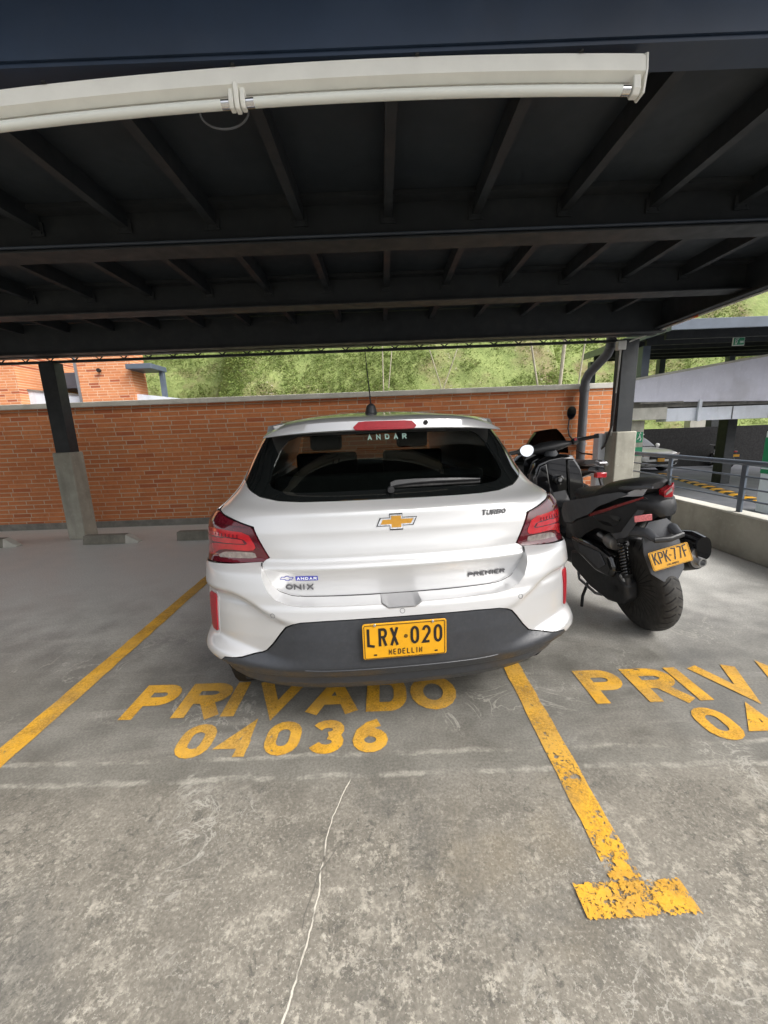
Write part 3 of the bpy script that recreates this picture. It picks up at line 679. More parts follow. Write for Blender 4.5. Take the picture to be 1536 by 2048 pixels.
# ================================================================== slope poles with stays
def pole(name,pts,r,label,mat='conc_pale'):
    m=MB(); m.tube(pts,r,8); return tag(m.build(name,M[mat]),label,'pole','slim poles standing on the hillside')
def yz(x,y,z): return (x,y,z)
M['pole']=simple('pole_weathered',(.38,.35,.26),.8,var=.2,scale=6)
pole('wire_pole',[(.03,8.6,0),(.06,8.6,3.1)],.012,'slim upright pole just behind the car antenna','pole')
pole('wire_pole',[(.16,8.6,2.2),(.27,8.6,3.1)],.010,'thin leaning stay right of the car antenna','pole')
pole('wire_pole',[(1.0,8.6,3.0),(1.22,8.6,2.3),(1.30,8.6,2.0)],.010,'left leaning stay of the V-shaped pair in the middle of the slope','pole')
pole('wire_pole',[(1.62,8.6,3.0),(1.40,8.6,2.4),(1.24,8.6,2.0)],.010,'right leaning stay of the V-shaped pair in the middle of the slope','pole')
pole('wire_pole',[(3.10,8.6,3.0),(3.32,8.6,1.9)],.020,'leaning pole on the slope left of the drainpipe','pole')
pole('wire_pole',[(3.80,8.6,3.1),(3.72,8.6,1.9)],.038,'thick upright pole on the slope behind the drainpipe','pole')
pole('wire_pole',[(4.22,8.6,3.1),(4.10,8.6,1.9)],.016,'thin pole on the slope right of the drainpipe','pole')
# ================================================================== left: brick buildings beyond the wall
def brick_block(x0,x1,y0,y1,z1,label):
    e=empty('brick_building',((x0+x1)/2,y0,-.9),0,label,'building','orange brick blocks beyond the wall')
    wb(MB().box(x0,x1,y0,y1,-.9,z1),'walls',M['brick_far'],e,smooth=0)
    wb(MB().box(x0-.05,x1+.05,y0-.05,y1+.05,z1,z1+.12),'roof_edge',M['conc_pale'],e,bevel=.01); return e
e=brick_block(-8.72,-7.18,12.0,12.7,5.2,'orange brick block right of the left canopy column')
wb(MB().box(-8.80,-8.722,11.98,12.06,-.9,5.1),'corner_pipe',M['silver'],e)
m=MB(); m.lathe([(.05,0),(.06,.03),(.045,.09),(.02,.12)],'y',(-8.05,11.87,3.32),14); wb(m,'wall_lamp',M['gun'],e)
brick_block(-15.0,-10.52,12.0,16.0,5.2,'orange brick block at the left end of the wall')
m=empty('low_wall',(-9.7,12.3,-.9),0,'pale grey parapet between the two brick blocks','parapet')
wb(MB().add([(-10.52,12.3,-.9),(-8.80,12.3,-.9),(-8.80,12.3,2.66),(-10.52,12.3,2.88),(-10.52,12.5,-.9),(-8.80,12.5,-.9),(-8.80,12.5,2.66),(-10.52,12.5,2.88)],[(0,1,2,3),(5,4,7,6),(0,3,7,4),(1,5,6,2),(3,2,6,7),(0,4,5,1)]),'wall_body',M['stucco_w'],m,smooth=0)
wb(MB().add([(-10.52,12.27,2.881),(-8.80,12.27,2.661),(-8.80,12.53,2.661),(-10.52,12.53,2.881),(-10.52,12.27,2.93),(-8.80,12.27,2.71),(-8.80,12.53,2.71),(-10.52,12.53,2.93)],[(0,1,2,3),(4,7,6,5),(0,4,5,1),(1,5,6,2),(2,6,7,3),(3,7,4,0)]),'coping',M['conc_dark'],m,smooth=0)
m=empty('low_wall',(-6.6,12.1,-.9),0,'white parapet sloping down right of the brick block','parapet')
wb(MB().add([(-7.18,12.1,-.9),(-5.6,12.1,-.9),(-5.6,12.1,2.44),(-7.18,12.1,2.66),(-7.18,12.3,-.9),(-5.6,12.3,-.9),(-5.6,12.3,2.44),(-7.18,12.3,2.66)],[(0,1,2,3),(5,4,7,6),(0,3,7,4),(1,5,6,2),(3,2,6,7),(0,4,5,1)]),'wall_body',M['stucco_w'],m,smooth=0)
def shelter(x0,x1,y0,y1,zb,zt,posts,label):
    e=empty('shelter',((x0+x1)/2,y0,0),0,label,'canopy'); 
    wb(MB().box(x0,x1,y0,y1,zb,zt),'fascia',M['slate'],e,bevel=.01,smooth=0)
    for (x,y,zz) in posts: wb(MB().box(x-.06,x+.06,y-.06,y+.06,zz,zb-.002),'post',M['slate'],e)
    return e
shelter(-7.18,-6.46,11.75,12.6,3.30,3.44,[(-6.54,12.45,2.3)],'grey steel porch roof on one post right of the brick block')
shelter(-10.5,-8.82,13.2,15.6,3.02,3.50,[(-10.2,13.3,2.3)],'dark shelter roof between the two brick blocks')
m=MB(); m.tube([(-9.9,14.6,2.6),(-9.3,14.6,3.02)],.03,6); m.tube([(-9.3,14.7,2.5),(-9.05,14.7,3.02)],.02,6)
tag(m.build('brace',M['grey_plastic']),'thin leaning braces seen below the dark shelter roof','brace')
# ================================================================== right: split-level garage across the lane
gb=empty('garage_building',(11,13,-.9),0,'concrete parking building with pale ramp parapet across the lane','building')
# geometry in world coordinates; the facade plane stands at y=12
def quadslab(x0,x1,zb0,zb1,zt0,zt1,y0,y1):
    return MB().add([(x0,y0,zb0),(x1,y0,zb1),(x1,y0,zt1),(x0,y0,zt0),(x0,y1,zb0),(x1,y1,zb1),(x1,y1,zt1),(x0,y1,zt0)],[(0,1,2,3),(5,4,7,6),(0,3,7,4),(1,5,6,2),(3,2,6,7),(0,4,5,1)])
wb(quadslab(7.15,16,1.905,1.68,2.47,3.72,12.0,12.18),'ramp_parapet',M['stucco'],gb,smooth=0)
wb(quadslab(7.12,16,2.471,3.721,2.53,3.78,11.96,12.22),'parapet_coping',M['conc_pale'],gb,smooth=0)
wb(MB().box(7.2,17,12.19,14.4,1.72,1.90),'upper_slab',M['conc_dark'],gb,smooth=0)
wb(MB().box(7.15,8.45,12.03,12.5,1.37,1.719),'edge_band_end',M['conc_pale'],gb,bevel=.01,smooth=0)
wb(MB().box(8.46,17,12.05,12.5,1.30,1.68),'edge_band',M['stucco_w'],gb,bevel=.01,smooth=0)
wb(MB().box(7.6,8.85,11.96,12.02,1.83,1.875),'ledge',M['conc_dark'],gb,smooth=0)
for x in (9.35,10.40,11.5): wb(MB().box(x-.012,x+.012,12.035,12.049,1.31,1.675),'panel_joint',M['grey_plastic'],gb,smooth=0)
wb(MB().box(9.33,9.42,11.97,12.034,1.28,1.90),'rainwater_spout',M['stucco_w'],gb,smooth=0)
# inside
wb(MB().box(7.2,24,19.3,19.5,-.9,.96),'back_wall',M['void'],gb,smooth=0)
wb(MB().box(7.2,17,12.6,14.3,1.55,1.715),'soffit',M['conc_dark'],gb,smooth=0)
for (x,y,w,mt) in ((7.75,12.5,.24,'concrete'),(15.4,19.9,.38,'conc_pale'),(16.3,19.9,.25,'steel_dark'),(11.9,13.9,.16,'steel_dark')):
    wb(MB().box(x-w,x+w,y-.2,y+.2,-.9,1.54 if y>12.6 else 1.36),'pillar',M[mt],gb,bevel=.01,smooth=0)
wb(MB().box(7.74,7.96,12.28,12.296,.70,1.02),'pictogram_panel',M['green_sign'],gb,smooth=0)
m=MB(); m.tube([(7.83,12.27,.86),(7.86,12.27,.93),(7.82,12.27,.97)],.012,6); m.tube([(7.86,12.27,.9),(7.90,12.27,.80),(7.87,12.27,.75)],.012,6); m.tube([(7.85,12.27,.86),(7.79,12.27,.80)],.012,6); m.lathe([(.018,0),(.018,.006)],'y',(7.875,12.268,.985),10)
wb(m,'pictogram',M['white_sign'],gb)
wb(MB().box(7.70,7.98,12.28,12.296,.30,.56),'green_band',M['green_sign'],gb,smooth=0)
# green and white post at the frame edge
gp=empty('painted_pillar',(8.95,9.2,-.9),0,'white pillar with green bands at the far right edge','pillar')
wb(MB().box(9.0,9.4,9.0,9.4,-.9,1.0),'shaft',M['stucco_w'],gp,smooth=0)
wb(MB().box(8.992,9.41,8.99,9.41,.16,.86),'green_band',M['green_sign'],gp,smooth=0)
wb(MB().box(8.990,9.412,8.985,9.415,.02,.12),'green_stripe',M['green_sign'],gp,smooth=0)
m=MB()
for i,(a,b) in enumerate(((.74,.80),(.62,.68),(.50,.56))): m.box(9.02,9.2,8.984,8.989,a,b)
wb(m,'white_marks',M['white_sign'],gp,smooth=0)
# ---- canopy on the upper deck
uc=empty('upper_canopy',(10,11,3.3),0,'slate steel canopy over the upper deck of the garage','canopy')
m=MB(); m.box(6.98,20,10.0,10.06,3.43,3.66); wb(m,'front_fascia',M['slate'],uc,bevel=.004,smooth=0)
m=MB(); m.add([(6.92,10.0,3.43),(8.05,16.6,3.80),(8.05,16.6,4.02),(6.92,10.0,3.66),(6.98,10.0,3.43),(8.12,16.6,3.80),(8.12,16.6,4.02),(6.98,10.0,3.66)],[(0,3,2,1),(4,5,6,7),(0,4,7,3),(1,2,6,5),(3,7,6,2),(0,1,5,4)])
wb(m,'side_fascia',M['slate'],uc,smooth=0)
m=MB(); m.add([(7.0,10.07,3.62),(20,10.07,3.62),(20,16.6,3.97),(8.13,16.6,3.97)],[(0,1,2,3)]); m.add([(7.0,10.07,3.65),(20,10.07,3.65),(20,16.6,4.0),(8.13,16.6,4.0)],[(0,1,2,3)]); wb(m,'roof_sheet',M['steel_dark'],uc,smooth=0,recalc=False)
for i in range(6):
    y=10.9+i*1.05; z=3.60+(y-10.07)*.0536
    wb(MB().box(7.25+(y-10)*.17,20,y-.04,y+.04,z-.26,z-.01),'purlin',M['steel_dark'],uc,smooth=0)
for (x,y,zb) in ((7.78,12.3,2.3),(13.45,16.0,2.2),(8.3,16.3,1.9),(11.0,16.3,2.6)):
    wb(MB().box(x-.11,x+.11,y-.11,y+.11,zb,3.36+(y-10)*.05),'post',M['slate'],uc,smooth=0)
es=empty('exit_sign',(9.40,11.0,3.3),0,'small green exit sign hanging under the slate canopy','sign')
wb(MB().box(9.25,9.55,10.985,11.01,3.19,3.39),'sign_frame',M['white_sign'],es,smooth=0)
wb(MB().box(9.262,9.538,10.978,10.984,3.202,3.378),'sign_panel',M['green_sign'],es,smooth=0)
m=MB(); m.tube([(9.33,10.973,3.22),(9.35,10.973,3.28),(9.33,10.973,3.32),(9.37,10.973,3.335)],.008,6); m.box(9.30,9.31,10.972,10.977,3.215,3.36); m.box(9.30,9.40,10.972,10.977,3.352,3.362)
wb(m,'running_figure',M['white_sign'],es)
V,T=union_quads(text_quads(layout('EXIT',9.425,3.25,.095,.05,.006),.012)); wb(MB().add([(a,10.976,b) for a,b in V],T),'lettering',M['white_sign'],es,smooth=0,recalc=False)
m=MB(); m.tube([(9.4,11.0,3.39),(9.4,11.0,3.62)],.006,6); wb(m,'hanger',M['silver'],es)
ft=tag(MB().box(9.02,10.9,10.95,11.05,3.50,3.56).build('tube_light',M['fixture'],bevel=.01),'white fluorescent batten under the slate canopy beside the exit sign','light fixture')
# ---- lane: speed bump
sb=empty('speed_bump',(10.3,12.0,-.9),0,'black and yellow rubber speed bump across the lane','speed bump')
a=Vector((11.9,17.0,-.9)); b=Vector((9.3,7.6,-.9)); n=36; dirv=(b-a)/n; side=Vector((-dirv.y,dirv.x,0)).normalized()*.20
my=MB(); mk=MB()
for i in range(n):
    p=a+dirv*i; q=a+dirv*(i+.985)
    ring=lambda c:[tuple(c-side),tuple(c-side*.6+Vector((0,0,.045))),tuple(c+side*.6+Vector((0,0,.045))),tuple(c+side)]
    (my if i%2 else mk).loft([ring(p),ring(q)])
wb(my,'yellow_segments',M['plate_y'],sb,smooth=0); wb(mk,'black_segments',M['rubber'],sb,smooth=0)
flat('lane_edge_line',ragged(7.6,9.2,10.2,16.5,.10,.10),M['conc_pale'],z=-.895)
# ---- SUV in the garage (front towards us)
sv=empty('parked_suv',(12.0,17.2,-.9),R(6),'white SUV parked nose-out in the dark garage across the lane','car')
def l(mb,name,mat,**k): return mb.build(name,M[mat],sv,**k)
def ringx(y,w,zt,zb,r=.12): # cross-section in x,z
    return [(w*math.copysign(abs(math.cos(a))**.45,math.cos(a)),y,(zt+zb)/2+(zt-zb)/2*math.copysign(abs(math.sin(a))**.45,math.sin(a))) for a in [2*math.pi*i/28 for i in range(28)]]
m=MB(); m.loft([ringx(0,.80,.86,.34),ringx(.05,.88,.93,.28),ringx(.3,.92,1.0,.26),ringx(1.2,.93,1.08,.26),ringx(3.2,.93,1.10,.26),ringx(4.3,.90,1.08,.28),ringx(4.5,.82,1.0,.34)]); l(m,'body','white_paint')
m=MB(); m.loft([ringx(1.15,.74,1.12,1.0),ringx(1.75,.72,1.58,1.0),ringx(2.4,.72,1.68,1.0),ringx(3.9,.70,1.64,1.0),ringx(4.4,.66,1.1,1.0)]); l(m,'cabin','blk_gloss')
m=MB(); m.loft([ringx(1.9,.68,1.66,1.58),ringx(2.5,.70,1.71,1.6),ringx(3.8,.68,1.67,1.6)]); l(m,'roof','white_paint')
m=MB(); m.box(-.52,.52,-.03,.05,.60,.80); l(m,'grille','gun',bevel=.02)
m=MB(); m.box(-.70,.70,-.035,.05,.36,.50); l(m,'air_intake','gun',bevel=.02)
for s in (-1,1):
    m=MB(); m.prism([(s*.50,.70),(s*.84,.74),(s*.88,.86),(s*.55,.80)],'y',-.02,.18); l(m,'headlight','clear_lens',bevel=.01)
    m=MB(); m.prism([(s*.62,.42),(s*.82,.42),(s*.84,.54),(s*.68,.52)],'y',-.02,.12); l(m,'fog_lamp','blk_plastic',bevel=.01)
    for y in (.85,3.6):
        m=MB(); m.lathe([(.20,-.10),(.34,-.11),(.36,-.06),(.36,.06),(.34,.11),(.20,.10)],'x',(s*.84,y,.36),28); w=l(m,'wheel','rubber'); m=MB(); m.lathe([(.02,0),(.19,.0),(.21,.02)],'x',(s*.95,y,.36),20); m.build('rim',M['silver'],w)
    m=MB(); m.lathe([(.01,0),(.09,.02),(.10,.08),(.06,.12)],'y',(s*1.0,1.35,1.12),12); l(m,'door_mirror','white_paint')
m=MB(); m.box(-.165,.165,-.055,-.04,.50,.65); l(m,'number_plate','plate_y',bevel=.004)
# ---- motorcycle in the garage
def far_bike(loc,rz,label,group=None):
    e=empty('motorcycle',loc,rz,label,'motorcycle')
    for y in (0,1.3):
        m=MB(); 
        m.tube([(0,y+.27*math.cos(2*math.pi*k/24),.32+.27*math.sin(2*math.pi*k/24)) for k in range(24)],.05,8,closed=True); w=m.build('wheel',M['rubber'],e)
        m=MB(); m.lathe([(.02,-.03),(.2,-.01),(.2,.01),(.02,.03)],'x',(0,y,.32),16); m.build('rim',M['silver'],w)
    m=MB(); m.loft([[(.10*math.cos(a),y,zc+h*math.sin(a)) for a in [2*math.pi*i/12 for i in range(12)]] for y,zc,h in ((-.25,.82,.04),(.1,.76,.09),(.5,.70,.14),(.8,.78,.16),(1.05,.9,.1))]); m.build('body',M['blk_gloss'],e)
    m=MB(); m.loft([[(.12*math.cos(a),y,zc+h*math.sin(a)) for a in [2*math.pi*i/12 for i in range(12)]] for y,zc,h in ((-.2,.90,.03),(.1,.86,.05),(.5,.84,.05))]); m.build('seat',M['seat_vinyl'],e)
    m=MB(); m.box(-.12,.12,.3,.8,.25,.58); m.build('engine',M['engine'],e,bevel=.03)
    m=MB(); m.tube([(-.34,.95,1.05),(-.1,1.05,1.0),(.1,1.05,1.0),(.34,.95,1.05)],.013,8); m.build('handlebar',M['blk_plastic'],e)
    m=MB(); m.tube([(0,1.05,1.0),(0,1.3,.32)],.03,8); m.build('fork',M['silver'],e)
    m=MB(); m.box(-.06,.06,-.36,-.30,.74,.80); m.build('tail_lamp',M['red_bright'],e,bevel=.01)
    m=MB(); m.box(-.1175,.1175,-.42,-.41,.55,.655); m.build('number_plate',M['plate_y'],e)
    m=MB(); m.tube([(0,-.30,.78),(0,-.40,.62)],.02,6); m.build('plate_bracket',M['blk_plastic'],e)
    return e
far_bike((15.7,18.0,-.9),R(-10),'black motorcycle with yellow plate beside the SUV in the dark garage')
# ================================================================== the white hatchback
# The shell is one parametric surface S(p, z): p = metres along the outline from the middle of the tail,
# z = height; panels are cut from it, each a mesh of its own.
def tab(pts,sig=.008):
    z=np.linspace(0,1.8,1801); p=np.array(pts,float); v=np.interp(z,p[:,0],p[:,1])
    k=int(4*sig/.001); g=np.exp(-.5*(np.arange(-k,k+1)*.001/sig)**2); g/=g.sum()
    v=np.convolve(np.pad(v,k,mode='edge'),g,'valid'); return lambda q: float(np.interp(q,z,v))
Yb=tab([(.2,.17),(.235,.115),(.29,.062),(.335,.050),(.345,.030),(.385,.006),(.40,.0),(.52,.0),(.60,.008),(.645,.018),(.66,.026),(.70,.034),(.75,.05),(.775,.060),(.790,.076),(.801,.100),(.812,.128),(.86,.131),(1.8,.13)],.003)
Yg=tab([(.2,.118),(.70,.118),(.75,.110),(.79,.100),(.818,.130),(.86,.132),(.93,.142),(1.0,.165),(1.016,.178),(1.034,.238),(1.045,.259),(1.06,.275),(1.30,.45),(1.36,.49),(1.42,.56),(1.6,.7)],.004)
Wd=tab([(.2,.80),(.26,.815),(.32,.835),(.38,.862),(.42,.887),(.455,.872),(.5,.864),(.6,.867),(.7,.870),(.8,.868),(.9,.866),(.95,.860),(.985,.838),(1.03,.785),(1.08,.745),(1.12,.722),(1.2,.69),(1.28,.652),(1.34,.615),(1.40,.565),(1.5,.50),(1.6,.5)],.008)
DEP=.42; NN=2.6
_f=np.linspace(0,math.pi/2,2001); _sx=np.sin(_f)**(2/NN); _sy=1-np.cos(_f)**(2/NN)
_s=np.concatenate([[0],np.cumsum(np.hypot(np.diff(_sx)*.87,np.diff(_sy)*DEP))]); LQ=float(_s[-1]); _s=_s/LQ
def ss(a,b,t): t=min(max((t-a)/(b-a),0),1); return t*t*(3-2*t)
_zl=([0,.055,.085,.40,.455,.507,.540,.561,.572,.60,1.0],[.641,.641,.6585,.660,.667,.684,.716,.76,.80,.83,.83])
def zl(ax): return float(np.interp(ax,*_zl))
def bump(ax,z):
    d=0; zu=.60+.105*ss(.42,.72,ax); zw=.385+.065*ss(.42,.82,ax)
    if ax>.30: d+=.034*ss(.34,.64,ax)*ss(zw-.002,zw+.055,z)*(1-ss(zu-.030,zu+.004,z))
    if ax>.55: d-=.016*ss(.55,.8,ax)*ss(zw+.03,zw-.004,z)*ss(zw-.09,zw-.02,z)
    if z<.40: d+=.024*ss(.36,.52,ax)*ss(.33,.36,z)*(1-ss(.375,.40,z))*0
    if .83<z<1.0: d+=.010*(1-ss(.35,.6,ax))*math.sin((z-.83)/.17*math.pi)
    return d
def S(p,z,mode=None):
    sg=1 if p>=0 else -1; a=abs(p)/LQ; W=Wd(z); kk=(.75+.25*min(1,W/.86))
    if a<=1:
        fx=float(np.interp(a,_s,_sx)); fy=float(np.interp(a,_s,_sy)); x=W*fx
        L=zl(x); g=ss(L-.001,L+.0075,z) if mode is None else mode; y0=Yb(z)*(1-g)+Yg(z)*g
        y=y0+DEP*fy*kk+bump(x,z)
    else:
        x=W; y=Yg(z)*ss(.8,.86,z)+Yb(z)*(1-ss(.8,.86,z))+DEP*kk+(a-1)*LQ
        if y>3.3: x=W*max(.05,(1-min(1,(y-3.3)/.98)**3.2))**(1/3.2)
    return Vector((sg*x,y,z))
def Sn(p,z,off,mode=None):
    q=S(p,z,mode)
    if off:
        e=.006; n=(S(p+e,z,mode)-S(p-e,z,mode)).cross(S(p,z+e,mode)-S(p,z-e,mode)); n.normalize(); q=q+n*off
    return q
def X(x,z):
    f=min(abs(x)/Wd(z),1.0); a=float(np.interp(f,_sx,_s))*LQ; return (a if x>=0 else -a, z)
def Yp(y,z,sg=1):
    W=Wd(z); kk=(.75+.25*min(1,W/.86)); y0=(Yg(z)*ss(.8,.86,z)+Yb(z)*(1-ss(.8,.86,z)))
    t=(y-y0)/(DEP*kk)
    if t<1: a=float(np.interp(max(t,0),_sy,_s))*LQ
    else: a=LQ+(y-y0-DEP*kk)
    return (sg*a,z)
def mirror(half): return half+[(-a,b) for a,b in reversed(half) if abs(a)>1e-6]
car=empty('white_hatchback',(0.055,1.445,0),R(5.0),'white hatchback parked tail-out in the middle bay, yellow number plate','car')
M['recess_shade']=simple('painted_recess_shade',(.27,.27,.275),.45)  # painted shade for the body-coloured recess below the tailgate
def panel(name,outline,mat,off=0,step=.014,thick=.004,holes=(),parent=car,smooth=50,surf=None,mode=None,creases=(),rows=0):
    V,T=fill(outline,step,holes,creases,rows); f=surf or (lambda a,b: Sn(a,b,off,mode))
    m=MB(); m.add([f(a,b) for a,b in V],T); return m.build(name,M[mat] if isinstance(mat,str) else mat,parent,smooth=smooth,solid=thick,recalc=False)
# inner dark shell, seen only through the seams
m=MB(); m.grid(lambda u,v: Sn(-1.02+2.04*u,.245+.78*v,-.05),120,80)
m.build('inner_shell',M['gun'],car,smooth=60,recalc=False)
# --- rear bumper, painted
zz=[(0,.6375),(.053,.6375),(.083,.6555),(.40,.6575),(.452,.664),(.503,.681),(.536,.713),(.557,.758),(.566,.812)]
inner=[X(a,b) for a,b in zz]
outer=[X(.70,.8015),X(.80,.7935),Yp(.455,.776),Yp(.50,.76),Yp(.50,.44),Yp(.42,.30),Yp(.40,.262),X(.765,.262),X(.778,.33),X(.783,.385)]
low=[X(.752,.418),X(.742,.430),X(.66,.440),X(.60,.452),X(.578,.456),X(.560,.465),X(.530,.498),X(.495,.545),X(.470,.575),X(.44,.592),X(.405,.601),X(.30,.606),X(.15,.608),(0,.608)]
panel('rear_bumper',mirror(inner+outer+low),'white_paint',mode=0,rows=.0085)
# the step between bumper top and tailgate
_a=resample(zz,.01,False); 
def _par(L,n):
    d=[0]
    for i in range(1,len(L)): d.append(d[-1]+math.hypot(L[i][0]-L[i-1][0],L[i][1]-L[i-1][1]))
    return [(float(np.interp(d[-1]*k/n,d,[p[0] for p in L])),float(np.interp(d[-1]*k/n,d,[p[1] for p in L]))) for k in range(n+1)]
tg=[(0,.6635),(.050,.6637),(.081,.6640),(.40,.6645),(.449,.671),(.497,.688),(.529,.718),(.550,.762),(.5605,.805)]
_b=_par(zz,90); _g=_par(tg,90)
def ledge(u,v):
    k=(2*u-1)*90; i=min(int(abs(k)),89); f=abs(k)-i; sg=1 if k>=0 else -1
    a=[_b[i][j]*(1-f)+_b[i+1][j]*f for j in (0,1)]; b=[_g[i][j]*(1-f)+_g[i+1][j]*f for j in (0,1)]
    A=Sn(sg*X(*a)[0],a[1],-.0003,0); dx=a[0]-b[0]; dz=a[1]-b[1]; L_=math.hypot(dx,dz)+1e-6; bx_=b[0]+dx/L_*.0045; bz_=b[1]+dz/L_*.0045; B=Sn(sg*X(bx_,bz_)[0],bz_,-.004,1); t=v; q=A.lerp(B,t); return q
m=MB(); m.grid(ledge,181,8); m.build('bumper_step',M['white_paint'],car,smooth=60,solid=.003)
_sm=[(p[0]+.5*(q_[0]-p[0])*0+ (0),p[1]) for p,q_ in zip(_g,_b)]
def seam_pt(k):
    g_=_g[k]; b_=_b[k]; dx=b_[0]-g_[0]; dz=b_[1]-g_[1]; L_=math.hypot(dx,dz)+1e-6
    return g_[0]+dx/L_*.0022, g_[1]+dz/L_*.0022
pts_=[Sn(-X(*seam_pt(k))[0],seam_pt(k)[1],.0024+(.0035 if k>58 else 0),1) for k in range(90,0,-1)]+[Sn(X(*seam_pt(k))[0],seam_pt(k)[1],.0024+(.0035 if k>58 else 0),1) for k in range(0,91)]
m=MB(); m.tube(pts_,.0030,6); m.build('tailgate_seam',M['gun'],car)
def scoop(u,v):
    x=(-.078+.156*u); zt=.6595; zb_=.6405 if abs(x)<.054 else .6405+.018*(abs(x)-.054)/.024
    A=Sn(X(x,zb_)[0],zb_,.0012,0); B_=Sn(X(x,zt)[0],zt,.0005,1); B_.z-=.001; q=A.lerp(B_,v); q.z+=.0045; q.y-=.001; return q
m=MB(); m.grid(scoop,27,6); m.build('recess_shade_patch',M['recess_shade'],car,smooth=60,recalc=False)  # grey patch paints the shade inside the body-coloured scoop
# --- unpainted valance
vl=[(0,.6035),X(.15,.6035),X(.30,.6015),X(.405,.596),X(.436,.587),X(.465,.571),X(.490,.541),X(.525,.494),X(.556,.461),X(.576,.4515),X(.60,.4475),X(.66,.4355),X(.742,.4255),X(.751,.413),X(.776,.383),X(.771,.33),X(.757,.256),X(.62,.245),X(.40,.238),(0,.238)]
M['valance']=simple('bumper_grey_plastic',(.034,.037,.043),.42,var=.08,scale=30,bump=.08,dust=.05)
panel('rear_valance',mirror(vl),'valance',rows=.008)
# --- tailgate, painted lower part
tg=[(0,.6635),(.050,.6637),(.081,.6640),(.40,.6645),(.449,.671),(.497,.688),(.529,.718),(.550,.762),(.5605,.805),(.553,.818)]
tgh=[X(a,b) for a,b in tg]+[X(.529,.828),X(.592,.956),X(.70,.985),X(.775,1.006),X(.765,1.03),X(.74,1.055),X(.71,1.09),X(.697,1.12),X(.688,1.115),X(.655,1.085),X(.59,1.0575),X(.50,1.044),X(.40,1.040),(0,1.040)]
panel('tailgate',mirror(tgh),'white_paint',step=.013,mode=1,rows=.0075)
# --- rear screen: black band with a clear window in it
frit=[(0,1.0435),X(.40,1.0435),X(.50,1.0475),X(.587,1.061),X(.652,1.088),X(.684,1.118),X(.688,1.16),X(.672,1.22),X(.648,1.29),X(.612,1.345),X(.58,1.362),(0,1.362)]
win=[(0,1.078),X(.40,1.075),X(.49,1.081),X(.535,1.096),X(.548,1.12),X(.535,1.18),X(.50,1.26),X(.465,1.30),X(.42,1.318),(0,1.322)]
M['frit']=simple('screen_frit',(.006,.007,.007),.07,coat=1,var=.05,scale=40)
panel('rear_screen_band',mirror(frit),'frit',off=.0,holes=[mirror(win)],step=.010,rows=.009)
panel('rear_screen',mirror([(a,b) for a,b in win]),'glass_rear',off=-.004,thick=0,step=.03)
